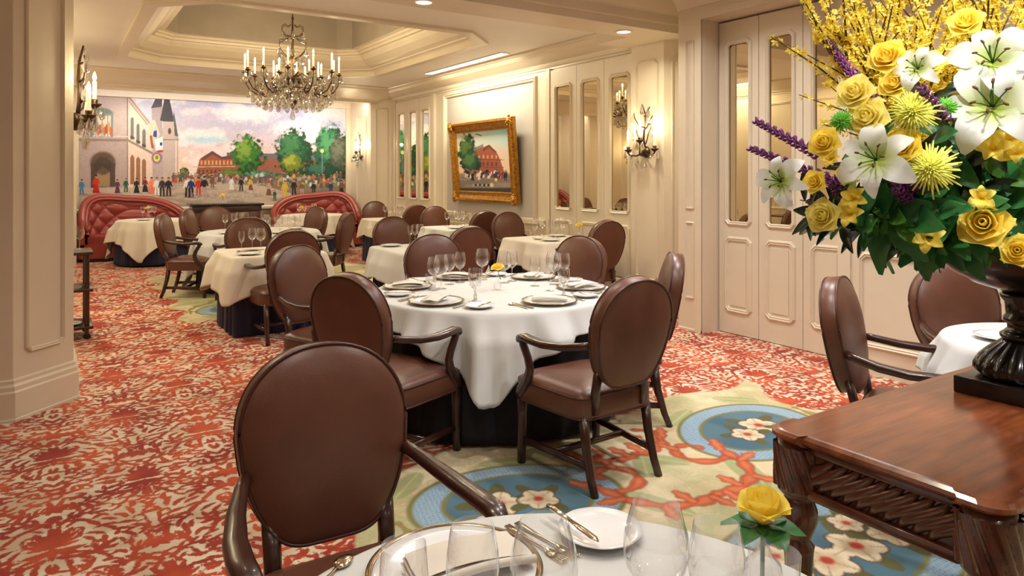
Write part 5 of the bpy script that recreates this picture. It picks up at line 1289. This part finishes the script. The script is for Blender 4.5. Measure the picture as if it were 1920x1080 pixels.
for x, y, t in ((1.55, 6.95, 'near corner of the navy-skirted square table'), (2.05, 7.45, 'far corner of the navy-skirted square table'), (3.0, 6.95, 'left corner of the white patterned square table'), (3.45, 6.42, 'near corner of the white patterned square table'),
                (4.78, 6.52, 'near corner of the cream table by the mirrored doors'), (5.2, 6.95, 'far corner of the cream table by the mirrored doors'), (4.75, 8.75, 'table below the gilt painting'), (4.78, 11.15, 'farthest square table at right'),
                (1.25, 13.15, 'table before the left red banquette'), (4.0, 13.05, 'table before the right red banquette')):
    put(sm_me, 'dinner_plate', (x, y, ZT), f'white dinner plate on the {t}', 'plate', 'white dinner plates')
for k, (a, t) in enumerate(((3.6, 'left'), (4.9, 'front'), (.2, 'right'), (2.0, 'back'))):
    put(sm_me, 'dinner_plate', (T4[0]+.52*math.cos(a), T4[1]+.52*math.sin(a), ZT), f'white dinner plate at the {t} of the glass-laden round table', 'plate', 'white dinner plates')
for x, y, rz, t in ((1.62, 7.30, .3, 'navy-skirted square table'), (5.0, 8.7, .4, 'table below the gilt painting'), (4.8, 6.78, .9, 'cream table by the mirrored doors'), (T4[0]-.25, T4[1]-.47, 1.0, 'glass-laden round table')):
    put(nap_me, 'napkin', (x, y, ZT), f'folded napkin lying on the {t}', 'napkin', 'napkins on side tables', rz)
put(sm_me, 'dinner_plate', (3.66, 1.48, ZT), 'white dinner plate on the table behind the urn', 'plate', 'white dinner plates')
# ================================================================== FLOWERS
def petal(w, h, r, curl, flare, n=7, m_=7, tip=.0):
    """cupped petal standing on the origin, bowl radius r, opening along z"""
    vs = []; fs = []
    for j in range(m_+1):
        v = j/m_
        rad = r*(.25+.75*math.sin(min(1, v*1.25)*PI/2)) + flare*v**3
        half = w*(math.sin(PI*(.10+.62*v))**.8)
        for i in range(n+1):
            u = -1+2*i/n; a = u*half/max(r, .004)
            z = h*v*(1-.16*u*u*v) - curl*max(0, v-.7)*3*h*.3 + tip*(1-abs(u))*v**6
            rr = rad + .06*r*u*u*v + (curl*.35*r*max(0, v-.75)*4*abs(u))
            vs.append((rr*math.cos(a), rr*math.sin(a), z))
    for j in range(m_):
        for i in range(n): a = j*(n+1)+i; fs.append((a, a+1, a+n+2, a+n+1))
    return MB().add(vs, fs, True)
rose_rings = [(3, .014, .050, .010, .0, -.005), (3, .021, .052, .017, .05, -.003), (4, .026, .051, .023, .25, .002), (5, .028, .047, .029, .6, .007), (5, .031, .042, .034, .9, .013)]
ROSE = {}
for key, mt in (('y', 'yellow_petal'), ('p', 'pale_yellow_petal')):
    ROSE[key] = [petal(w, h, r, cu, fl).mesh('petal', mt) for _, w, h, r, cu, fl in rose_rings]
def orient(o, n, spin=0.0):
    o.rotation_mode = 'QUATERNION'
    q = Vector(n).normalized().to_track_quat('Z', 'Y'); from mathutils import Quaternion
    o.rotation_quaternion = q @ Quaternion((0, 0, 1), spin)
def rose(p, n, s, label, key='y', openness=5, stem=None, group='yellow roses in the arrangement'):
    t = thing('yellow_rose', label, 'rose', p, 0, group); orient(t, n, random.random()*6); t.scale = (s, s, s)
    for k in range(openness):
        cnt = rose_rings[k][0]
        for q in range(cnt):
            o = link('petal', ROSE[key][k], t, (0, 0, -.002*k), (0, 0, 2*PI*q/cnt+k*.7+random.uniform(-.1, .1)))
    MB().lathe([(.003, -.02), (.008, -.012), (.010, 0), (.005, .004)], 8).build('calyx', 'stem_green', t)
    if stem: MB().tube([(0, 0, -.012), (stem[0]*.4, stem[1]*.4, -.012+stem[2]*.5), stem], .0035, 6).build('stem', 'stem_green', t)
    return t
def strip_petal(L, w, rise, back, n=10, m_=4, ruffle=.0):
    """long lily petal growing along +x, rising then curling back"""
    vs = []; fs = []
    for i in range(n+1):
        t = i/n; x = L*(t-.10*t*t); z = rise*math.sin(t*PI*.62) - back*t**3
        ww = w*math.sin(PI*(.10+.88*t))**.75
        for j in range(m_+1):
            u = -1+2*j/m_
            vs.append((x, ww*u, z + .22*ww*(abs(u))-.10*ww + ruffle*math.sin(t*14+j)*abs(u)))
    for i in range(n):
        for j in range(m_): a = i*(m_+1)+j; fs.append((a, a+1, a+m_+2, a+m_+1))
    return MB().add(vs, fs, True)
lil_a = strip_petal(.118, .034, .055, .050, ruffle=.003).mesh('petal', 'white_petal'); lil_b = strip_petal(.112, .025, .050, .045, ruffle=.002).mesh('petal', 'white_petal')
stam = MB()
for k in range(6):
    a = k*PI/3+.3; e = (.030*math.cos(a), .030*math.sin(a), .070); stam.tube([(0, 0, .01), (.018*math.cos(a), .018*math.sin(a), .05), e], .0016, 5)
stam_me = stam.tube([(0, 0, .01), (0, .004, .06), (.004, .006, .085)], .0025, 5).mesh('stamens', 'stem_green')
an_me = MB().ball((0, 0, 0), .0042, 6, 5, (1.7, .8, .6)).mesh('anther', 'pollen')
def lily(p, n, s, label):
    t = thing('white_lily', label, 'lily', p, 0, 'white lilies in the arrangement'); orient(t, n, random.random()*6); t.scale = (s, s, s)
    for k in range(6): link('petal', lil_a if k % 2 == 0 else lil_b, t, (0, 0, .0), (0, random.uniform(-.1, .1), k*PI/3+random.uniform(-.08, .08)))
    st = link('stamens', stam_me, t)
    for k in range(6): a = k*PI/3+.3; link('anther', an_me, st, (.031*math.cos(a), .031*math.sin(a), .071), (0, 0, a))
    return t
al_me = strip_petal(.045, .013, .030, .010).mesh('petal', 'yellow_petal')
def alstro(p, n, s, label):
    t = thing('peruvian_lily', label, 'flower', p, 0, 'small yellow trumpet flowers'); orient(t, n, random.random()*6); t.scale = (s, s, s)
    for k in range(6): link('petal', al_me, t, (0, 0, 0), (0, random.uniform(-.35, .05), k*PI/3+random.uniform(-.1, .1)))
    return t
def mum(p, n, s, label, material='lime_petal', cnt=150, name='spider_chrysanthemum', L=.070, thin=.0034, dome=1.0):
    t = thing(name, label, 'flower', p, 0, 'fringed chrysanthemums'); orient(t, n); t.scale = (s, s, s); mb = MB()
    for k in range(cnt):
        f = (k+.5)/cnt; el = (1-f)*PI/2*dome; a = k*2.39996; l = L*(.55+.45*f)*random.uniform(.85, 1.1)
        dr = Vector((math.cos(a)*math.cos(el), math.sin(a)*math.cos(el), math.sin(el))); tip = dr*l + Vector((0, 0, -.010*f+.012*random.random()))
        mid = dr*l*.55+Vector((0, 0, .008)); mb.tube([(0, 0, 0), mid, tip], [thin*.7, thin, thin*.45], 4)
    o = mb.build('petals', material, t); o['kind'] = 'stuff'
    MB().ball((0, 0, 0), .016, 8, 6).build('heart', material, t); return t
def liatris(p0, p1, label, cover=.75):
    p0, p1 = Vector(p0), Vector(p1); L = (p1-p0).length
    t = thing('liatris_spike', label, 'flower', p0, 0, 'purple flower spikes'); orient(t, p1-p0)
    MB().tube([(0, 0, 0), (0, 0, L*.5), (0, 0, L)], [.004, .0035, .002], 6).build('stem', 'stem_green', t); mb = MB()
    n = int(L*cover/.0040)
    for k in range(n):
        f = k/n; z = L*(1-cover) + L*cover*f; a = k*2.4; r = .013*(1-.55*f)+.003
        for q in range(2):
            b = a+q*.5; mb.tube([(.003*math.cos(a), .003*math.sin(a), z), (r*math.cos(b), r*math.sin(b), z+.007), (r*1.25*math.cos(b+.3), r*1.25*math.sin(b+.3), z+.013)], [.003, .0034, .0012], 4)
    o = mb.build('florets', 'purple_petal', t); o['kind'] = 'stuff'; return t
def leaf_mesh(L, w, mt, bend=.25, wave=.0):
    vs = []; fs = []; n = 8
    for i in range(n+1):
        t = i/n; ww = w*math.sin(PI*(.03+.94*t))**.85*(1-.25*t)
        x = L*t; z = -bend*L*t*t
        for u in (-1, -.5, 0, .5, 1): vs.append((x, ww*u, z + .25*ww*abs(u) + wave*math.sin(t*9+u*2)*abs(u)))
    for i in range(n):
        for j in range(4): a = i*5+j; fs.append((a, a+1, a+6, a+5))
    return MB().add(vs, fs, True).mesh('leaf', mt)
LEAF = {'g': [leaf_mesh(.13, .036, 'leaf_green', .3, .004), leaf_mesh(.10, .030, 'leaf_green', .15, .003)], 'l': [leaf_mesh(.11, .026, 'leaf_light', .3, .004), leaf_mesh(.085, .022, 'leaf_light', .1, .002)], 'd': [leaf_mesh(.12, .022, 'leaf_dark', .15), leaf_mesh(.095, .018, 'leaf_dark', .05)]}
def sprig(p0, p1, n, key, label, s=1.0):
    p0, p1 = Vector(p0), Vector(p1); L = (p1-p0).length
    t = thing('leaf_sprig', label, 'foliage', p0, 0, 'leafy sprigs in the arrangement'); t['tip'] = proj(p1)[0]; orient(t, p1-p0, random.random()*6)
    mt = {'g': 'stem_green', 'l': 'stem_green', 'd': 'twig'}[key]
    MB().tube([(0, 0, 0), (.006, .004, L*.5), (0, 0, L)], [.004, .003, .0015], 5).build('stem', mt, t)
    for k in range(n):
        f = .25+.75*(k+.5)/n; o = link('leaf', LEAF[key][k % 2], t, (0, 0, L*f), (0, -R(random.uniform(-5, 50)), k*2.4+random.uniform(-.3, .3)))
        q = s*random.uniform(.85, 1.2); o.scale = (q, q, q)
    return t

# ---- carved wooden table with the urn
WX0, WX1, WY0, WY1, WZ = 1.69, 3.06, .67, 1.285, .79
wcx, wcy, WA, WB = (WX0+WX1)/2, (WY0+WY1)/2, (WX1-WX0)/2, (WY1-WY0)/2
wt = thing('carved_side_table', 'mahogany side table with rope-carved apron and turned legs carrying the urn', 'table', (wcx, wcy, 0))
def eared(a, b, e, s, r, t=0.0):
    """table outline with raised rounded corner blocks"""
    a -= t; b -= t; pts = []
    for sx, sy in ((1, 1), (-1, 1), (-1, -1), (1, -1)):
        c = [(a-s, b-e), (a-s, b-e+.004), (a, b-e+.012)]
        arc = [(a-r+r*math.cos(q*PI/12), b-r+r*math.sin(q*PI/12)) for q in range(7)]
        c2 = [(a-e+.012, b), (a-e+.004, b-s), (a-e, b-s)]
        q = [(x*sx, y*sy) for x, y in c+arc+c2]
        if sx*sy < 0: q = q[::-1]
        pts += q
    return pts
lay_ = [(.030, WZ-.034), (.010, WZ-.030), (.0, WZ-.020), (.0, WZ-.010), (.008, WZ-.002), (.014, WZ)]
rows = [eared(WA, WB, .115, .016, .06, t) for t, z in lay_]; nP = len(rows[0])
vs = [(x, y, z) for (t, z), rw in zip(lay_, rows) for x, y in rw]
fs = [(k*nP+i, k*nP+(i+1) % nP, (k+1)*nP+(i+1) % nP, (k+1)*nP+i) for k in range(len(lay_)-1) for i in range(nP)] + [tuple((len(lay_)-1)*nP+i for i in range(nP)), tuple(reversed(range(nP)))]
MB().add(vs, fs).build('top', 'mahogany_top', wt)
AZ0, AZ1 = .615, WZ-.032
MB().box((-WA+.05, -WB+.05, AZ0), (WA-.05, WB-.05, AZ1)).build('apron', 'mahogany', wt)
for a0, a1, fixed, ax in ((-WB+.115, WB-.115, -WA+.05, 'x'), (-WB+.115, WB-.115, WA-.05, 'x'), (-WA+.115, WA-.115, -WB+.05, 'y'), (-WA+.115, WA-.115, WB-.05, 'y')):
    for z0, z1, t in ((AZ0-.004, AZ0+.022, .016), (AZ1-.022, AZ1, .014)):
        b = MB()
        if ax == 'x': b.box((fixed-t, a0, z0), (fixed+t, a1, z1), .004)
        else: b.box((a0, fixed-t, z0), (a1, fixed+t, z1), .004)
        b.build('apron_rail', 'mahogany', wt)
    sg = 1 if fixed > 0 else -1; n = int(round((a1-a0+.06)/.040)); h = AZ1-AZ0-.044
    w_ = .062 if (ax == 'x' and sg < 0) or (ax == 'y' and sg > 0) else -.062
    fl = MB().tube([(0, w_, -h/2-.004), (0, w_*.62, -h/4), (0, .0, 0), (0, -w_*.62, h/4), (0, -w_, h/2+.004)], [.008, .0150, .0175, .0150, .008], 8)
    fl_me = fl.mesh('carved_flute', 'mahogany')
    for k in range(n):
        q = a0+.012+(a1-a0-.024)*k/(n-1); zc_ = (AZ0+AZ1)/2
        if ax == 'x': link('carved_flute', fl_me, wt, (fixed, q, zc_), (0, 0, 0))
        else: link('carved_flute', fl_me, wt, (q, fixed, zc_), (0, 0, -PI/2))
for sx in (-1, 1):
    for sy in (-1, 1):
        lx, ly = sx*(WA-.068), sy*(WB-.068)
        lg = thing('leg', 'x', 'x', (lx, ly, 0)); lg.parent = wt
        for k in ('label', 'category'): del lg[k]
        MB().lathe([(.046, AZ0-.004), (.056, AZ0), (.056, AZ1)], 40, smooth=True, flute=lambda k, a: 1).build('corner_block', 'mahogany', lg)
        sp = MB(); n = 40; H = 14; vs = []; fs = []
        for k in range(H+1):
            f = k/H; z = AZ0+.012+(AZ1-AZ0-.024)*f
            for i in range(n*2):
                a = 2*PI*i/(n*2); r = .058+.0105*abs(math.sin(a*6+f*4.2)); vs.append((r*math.cos(a), r*math.sin(a), z))
        fs = [(k*n*2+i, k*n*2+(i+1) % (n*2), (k+1)*n*2+(i+1) % (n*2), (k+1)*n*2+i) for k in range(H) for i in range(n*2)]
        sp.add(vs, fs, True).build('spiral_carving', 'mahogany', lg)
        MB().lathe([(.02, 0), (.03, .01), (.034, .04), (.026, .07), (.022, .09), (.030, .10), (.024, .115), (.030, .30), (.038, .44), (.042, .46), (.030, .475), (.036, .49), (.050, .53), (.050, .56), (.040, .59), (.034, .60), (.048, .606), (.048, AZ0)], 36, flute=lambda k, a: 1+(.05*math.sin(a*12) if k in (7, 8) else 0)).build('turned_shaft', 'mahogany', lg)
UX, UY = 2.62, .99
ur = thing('flower_urn', 'dark bronze footed urn holding the flower arrangement', 'urn', (UX, UY, WZ))
MB().box((-.15, -.15, 0), (.15, .15, .055), .004).build('plinth', 'urn_bronze', ur)
MB().lathe([(.122, .055), (.128, .064), (.136, .078), (.134, .096), (.122, .118), (.104, .138), (.086, .156), (.072, .170), (.062, .182)], 160, flute=lambda k, a: 1+(.075*abs(math.sin(a*10)) if 2 <= k <= 6 else .03*abs(math.sin(a*10)) if k in (1, 7) else 0)).build('fluted_foot', 'urn_bronze', ur)
MB().lathe([(.060, .178), (.070, .185), (.072, .195), (.060, .205), (.050, .215), (.052, .23), (.062, .24), (.062, .25), (.055, .26), (.058, .30), (.070, .315), (.072, .325), (.060, .335)], 40).build('stem', 'urn_bronze', ur)
MB().lathe([(.060, .333), (.085, .34), (.15, .36), (.21, .395), (.25, .44), (.268, .48), (.275, .495), (.29, .505), (.292, .515), (.28, .518), (.26, .505), (.20, .46), (.0, .44)], 48).build('bowl', 'urn_bronze', ur)

BC = Vector((UX, UY, 1.40))                              # heart of the arrangement
BD = BC.x*FW[0] + BC.y*FW[1]
def on_bouquet(px, py, off=0.0):
    """point of the rounded mass of flowers seen at a picture place; its depth follows the mass"""
    a = (px-1911)/600; b = (py-290)/400
    d = BD - .46*math.sqrt(max(0.0, 1-a*a-b*b)) + .02 - off
    return PD(px, py, d)
def outward(p): v = (p-Vector((UX, UY, 1.22))); return v.normalized()
def facing(p, k=.5):
    c = (Vector((0, 0, CAMH+.15))-p).normalized(); return (outward(p)*(1-k)+c*k).normalized()
roses = []
for px, py, s, key, t in ((1630, 224, 1.05, 'p', 'in the middle of the left side, above the lily'), (1667, 112, .95, 'y', 'high on the left below the yellow branches'), (1607, 178, .95, 'p', 'left, between purple spike and green pompom'), (1550, 270, .82, 'y', 'at the far left above the paired purple spikes'),
    (1695, 277, .95, 'y', 'right beside the left lily'), (1846, 420, 1.20, 'y', 'wide open near the urn rim'), (1548, 406, .9, 'p', 'lowest on the left above the dark leaves'), (1812, 48, .85, 'y', 'high among the yellow branches'), (1908, 470, .8, 'y', 'at the right edge over the urn'),
    (1594, 326, .62, 'p', 'small bud left of the left lily'), (1530, 342, .62, 'y', 'small bud at the base of the purple spikes'), (1680, 160, .8, 'y', 'just below the high left rose'), (1745, 125, .75, 'y', 'behind the small pale lily')):
    p = on_bouquet(px, py); rose(p, facing(p, .45), s, f'yellow rose in the arrangement, {t}', key)
for px, py, s, t in ((1645, 302, 1.0, 'large white lily at the left of the arrangement, widest open'), (1862, 205, 1.28, 'largest white lily at the right of the arrangement'), (1862, 122, 1.1, 'white lily just above the largest one'), (1468, 342, .78, 'white lily at the far left tip below the purple spikes'), (1722, 132, .66, 'small pale lily between the roses at the top')):
    p = on_bouquet(px, py, .03); lily(p, facing(p, .5), s, t)
for px, py, s, t in ((1745, 318, 1.05, 'pale yellow spider chrysanthemum right of the left lily'), (1712, 212, 1.0, 'pale yellow spider chrysanthemum crossed by a blade of grass')):
    p = on_bouquet(px, py, .02); mum(p, facing(p, .6), s, t)
for px, py, t in ((1580, 228, 'bright green pompom at the left of the arrangement'), (1775, 205, 'green pompom behind the short purple spike')):
    p = on_bouquet(px, py); mum(p, facing(p, .4), .62, t, 'green_pompom', 130, 'green_pompom', .06, .004, 1.0)
for (a, b), (c, d), t in (((1660, 215), (1546, 72), 'purple flower spike rising to the upper left'), ((1556, 300), (1416, 226), 'slim purple flower spike, upper of the pair at left'), ((1590, 350), (1408, 278), 'long purple flower spike, lower of the pair at left'), ((1778, 235), (1728, 165), 'short purple flower spike in the middle')):
    p0 = on_bouquet(a, b); d1 = BD-.10 if c < 1600 else BD-.47; liatris(p0, PD(c, d, d1), t, .9 if c > 1410 else .95)
for k, (px, py) in enumerate(((1700, 352), (1566, 360), (1690, 372))):
    p = on_bouquet(px, py, -.02); liatris(p-outward(p)*.03, p+facing(p, .5)*.05+Vector((0, 0, .02)), ('purple tuft below the left lily', 'small purple tuft at the left low side', 'purple tuft nearest the lower leaves')[k], .95)
for px, py, s, t in ((1597, 402, 1.0, 'lowest on the left'), (1604, 372, .95, 'just above the lowest left one'), (1862, 282, 1.2, 'below the largest lily'), (1893, 262, 1.2, 'right below the largest lily'), (1742, 446, 1.1, 'hanging at the urn rim'), (1842, 372, .9, 'above the wide open rose'), (1905, 290, 1.0, 'at the right edge'), (1560, 300, .7, 'behind the slim purple spike')):
    p = on_bouquet(px, py, .01); alstro(p, facing(p, .5), s, f'small yellow trumpet flower {t}')
k = 0
for px, py, key, s in ((1690, 400, 'g', 1.0), (1640, 398, 'g', 1.0), (1715, 380, 'g', 1.0), (1660, 408, 'l', 1.0), (1600, 397, 'g', .9), (1530, 396, 'd', 1.0), (1510, 380, 'd', .8), (1560, 398, 'd', .9), (1780, 380, 'g', 1.0), (1820, 380, 'g', .9), (1880, 380, 'g', 1.0), (1880, 330, 'l', .9), (1790, 380, 'g', 1.0), (1740, 260, 'g', 1.0), (1690, 396, 'g', 1.1),
                       (1800, 300, 'd', 1.1), (1620, 330, 'g', 1.0), (1560, 350, 'l', .8), (1640, 260, 'g', .9), (1780, 240, 'g', 1.0), (1720, 170, 'd', .9), (1830, 330, 'd', 1.0), (1900, 380, 'g', 1.1), (1850, 250, 'd', .9), (1670, 345, 'd', 1.0), (1580, 300, 'd', .8), (1745, 380, 'd', 1.0), (1605, 395, 'l', .8), (1770, 380, 'l', .9), (1700, 310, 'd', 1.0), (1910, 350, 'g', 1.0), (1650, 402, 'g', 1.1), (1700, 406, 'g', 1.1), (1610, 401, 'g', 1.0), (1515, 395, 'd', 1.1), (1545, 398, 'd', 1.0), (1500, 375, 'd', .9), (1740, 380, 'g', 1.1), (1640, 390, 'l', 1.1), (1675, 406, 'l', 1.0), (1570, 396, 'l', .9)):
    p1 = on_bouquet(px, py, -.04); p0 = Vector((UX, UY, 1.26)); p0 = p0 + (p1-p0)*.35
    sprig(p0, p1, 12, key, 'x', s*1.0).__setitem__('label', f"{ {'g': 'broad green', 'l': 'fresh light green', 'd': 'glossy dark'}[key] } leaf sprig in the arrangement, number {k}"); k += 1
for px, py, key, s in ((1990, 400, 'g', 1.0), (2050, 380, 'd', 1.0), (2110, 400, 'g', 1.0), (2170, 380, 'g', 1.0), (2230, 390, 'd', 1.0), (2290, 380, 'd', .9), (2010, 300, 'g', 1.0), (2120, 300, 'g', 1.0), (2220, 310, 'l', .9), (1960, 220, 'd', 1.0), (2080, 230, 'g', 1.0)):
    p1 = on_bouquet(px, py, -.04); p0 = Vector((UX, UY, 1.26)); p0 = p0 + (p1-p0)*.35
    sprig(p0, p1, 10, key, f"{ {'g': 'broad green', 'l': 'fresh light green', 'd': 'glossy dark'}[key] } leaf sprig", s)
for k2, a in enumerate((.3, .9, 1.5, 2.1, 2.7)):         # rear side towards the wall
    c_ = CORNER+PI-1.2+a*.9; p1 = Vector((UX+.42*math.cos(c_), UY+.42*math.sin(c_), 1.30+.12*(k2 % 2))); p0 = Vector((UX, UY, 1.28))
    sprig(p0+(p1-p0)*.35, p1, 10, 'gd'[k2 % 2], ('broad green' if k2 % 2 == 0 else 'glossy dark')+' leaf sprig', 1.0)
for px, py, s, t in ((1985, 330, 1.0, 'just beyond the right picture edge'), (2060, 250, .95, 'high on the right side'), (2130, 350, .95, 'on the right side above the leaves'), (2200, 260, .9, 'far right among the leaves'), (2010, 160, .9, 'right of the highest lily'), (2250, 340, .85, 'lowest on the right side')):
    p = on_bouquet(px, py); rose(p, facing(p, .3), s, f'yellow rose in the arrangement, {t}', 'y')
for px, py, s, t in ((2070, 330, 1.0, 'white lily on the right side of the arrangement'), (2170, 200, .95, 'white lily high on the right side of the arrangement')):
    p = on_bouquet(px, py, .03); lily(p, facing(p, .4), s, t)
SPR = [o for o in bpy.data.objects if o.name.startswith('leaf_sprig')]
for key in ('broad green', 'fresh light green', 'glossy dark'):
    sel = sorted([o for o in SPR if o['label'].startswith(key)], key=lambda o: o['tip'])
    for i, o in enumerate(sel):
        w = 'its tip leftmost' if i == 0 else 'its tip rightmost' if i == len(sel)-1 else f'its tip {ORD[i]} from left'
        o['label'] = f'{key} leaf sprig in the arrangement, {w}'
for o in SPR: del o['tip']
# ---- flowering yellow branches
def forsythia(p0, p1, label, seed, nb=70):
    rg = random.Random(seed); p0, p1 = Vector(p0), Vector(p1)
    t = thing('forsythia_branch', label, 'branch', p0, 0, 'flowering yellow branches'); v = p1-p0; L = v.length
    side = v.cross(Vector((rg.uniform(-1, 1), rg.uniform(-1, 1), rg.uniform(-.3, 1)))).normalized()
    path = [v*f + side*(.06*L*math.sin(f*3+seed)) for f in [i/9 for i in range(10)]]
    mb = MB().tube(path, [.0065-.0045*i/9 for i in range(10)], 6); pts = []
    for k in range(10):
        f = .42+.55*k/10; q = path[int(f*9)]; dr = (v.normalized()+Vector((rg.uniform(-1, 1), rg.uniform(-1, 1), rg.uniform(-.4, .8)))*.85).normalized(); l = L*rg.uniform(.16, .34)
        e = q+dr*l; mb.tube([q, q+dr*l*.5+Vector((0, 0, .01)), e], [.0036, .0026, .0014], 5)
        pts += [q+(e-q)*rg.random() for _ in range(nb//14)]
    pts += [path[int(rg.uniform(.45, 1)*9)]+Vector((rg.uniform(-.012, .012),)*1+(rg.uniform(-.012, .012), rg.uniform(-.012, .012))) for _ in range(nb//3)]
    mb.build('twig', 'twig', t); fl = MB()
    for q in pts:
        n = Vector((rg.uniform(-1, 1), rg.uniform(-1, 1), rg.uniform(-.6, 1))).normalized(); u = n.orthogonal().normalized(); w = n.cross(u); s = rg.uniform(.009, .016); q = q+n*.006
        for k in range(4):
            a = k*PI/2+rg.random()*.4; d = (u*math.cos(a)+w*math.sin(a)); pr = (u*-math.sin(a)+w*math.cos(a))
            fl.add([q, q+d*s*.5+pr*s*.32+n*s*.25, q+d*s+n*s*.45, q+d*s*.5-pr*s*.32+n*s*.25], [(0, 1, 2, 3)], True)
    o = fl.build('blossoms', 'forsythia', t); o['kind'] = 'stuff'; return t
BR = []
tips = [(1505, 0), (1535, 40), (1560, 75), (1590, 10), (1600, 110), (1620, -40), (1640, 50), (1660, -10), (1690, 30), (1700, -70), (1720, 70), (1745, 5), (1770, -60), (1780, 40), (1800, 90), (1820, -20), (1850, -80), (1860, 20), (1890, -30), (1900, 60), (1930, -60), (1960, 10), (2000, -40), (2050, 30), (1575, 40), (1675, 90), (1760, 110), (1840, 70)]
rgb_ = random.Random(4)
for i, (px, py) in enumerate(tips):
    d = BD + rgb_.uniform(-.30, .30); p1 = PD(px, py, d); p0 = Vector((UX+rgb_.uniform(-.06, .06), UY+rgb_.uniform(-.06, .06), 1.24))
    BR.append(forsythia(p0, p1, 'x', i, 520)); BR[-1]['tip'] = px
BR.sort(key=lambda o: o['tip'])
for i, o in enumerate(BR):
    n = len(BR); w = 'leftmost tip' if i == 0 else 'rightmost tip' if i == n-1 else (f'{ORD[i]} tip from left' if i < n/2 else f'{ORD[n-1-i]} tip from right')
    o['label'] = f'flowering yellow branch at the top of the arrangement, {w}'; del o['tip']

# ---- bud vases with a single yellow flower
def bud_vase(p, label, s=1.0, bulb=True):
    v = thing('bud_vase', label, 'vase', p, 0, 'small glass bud vases'); v.scale = (s, s, s)
    MB().shell([(.0, .003), (.022, .0), (.030, .010), (.034, .028), (.030, .046), (.016, .060), (.010, .075), (.0095, .10), (.013, .118)], 20).build('glass_body', 'glass', v)
    return v
vp = G(1430, 1078, ZT); vp = at_cam(1.285, .459)
v1 = bud_vase(vp, 'clear bud vase with a blue bead on the nearest table', 1.05)
MB().ball((.0, -.012, .088), .0055, 8, 6).build('bead', 'blue_bead', v1)
rp = Vector((vp.x, vp.y, ZT+.128))
rr_ = rose(rp, (-.12, -.10, 1), 1.15, 'single yellow rose in the bud vase on the nearest table', 'y', 4, (.004, 0, -.10), 'roses in bud vases')
sp1 = thing('rose_leaf_sprig', 'dark green leaves around the yellow rose on the nearest table', 'foliage', rp)
for k in range(6):
    o = link('leaf', LEAF['g'][0], sp1, (0, 0, -.012), (0, -R(12), CORNER+k*1.05+.2)); o.scale = (.55, .85, .6)
MB().tube([(0, 0, -.06), (0, 0, -.01)], .003, 5).build('stem', 'stem_green', sp1)
for px, py, s, t in ((933, 543, 1.0, 'the large round table'), (1086, 444, 1.0, 'the cream table by the mirrored doors'), (277, 407, 1.1, 'the table before the left red banquette'), (565, 406, 1.1, 'the table before the right red banquette')):
    p = G(px, py, ZT); bud_vase(p, f'small clear bud vase on {t}', .8*s)
    q = p+Vector((0, 0, .135*s)); rose(q, (-.3, -.2, .9), .85*s, f'single yellow flower in the bud vase on {t}', 'y', 5, (-.01, 0, -.09), 'roses in bud vases')
p = Vector((2.72, 14.38, .9555)); bud_vase(p, 'small clear bud vase on the bar cabinet', .8); rose(p+Vector((0, 0, .13)), (-.2, -.3, .9), 1.2, 'yellow flower standing on the bar cabinet', 'y', 5, (0, 0, -.10), 'roses in bud vases')
# ---- plate cabinet on the left wall of the far room, seen in the mirrored doors
pc = thing('plate_cabinet', 'open dark wooden plate shelf on the left wall, seen in the mirrored doors', 'shelf', (-.25, 11.75, 0))
MB().box((0.0, -.55, .85), (.02, .55, 2.25)).build('back_board', 'dark_wood', pc)
for y in (-.55, .53): MB().box((0, y, .85), (.22, y+.02, 2.25)).build('side_board', 'dark_wood', pc)
for z in (.85, 1.30, 1.75, 2.23): MB().box((0, -.55, z), (.22, .55, z+.022)).build('shelf_board', 'dark_wood', pc)
PLT = []
for z in (.875, 1.325, 1.775):
    for y in (-.34, 0, .34):
        o = link('display_plate', sm_me, None, (-.25+.06, 11.75+y, z+.118), (0, R(80), 0)); tag(o, f"white display plate on the { {.875: 'lowest', 1.325: 'middle', 1.775: 'top'}[z] } plate shelf, { {-.34: 'nearest', 0: 'middle', .34: 'farthest'}[y] } one", 'plate', 'display plates'); PLT.append(o)
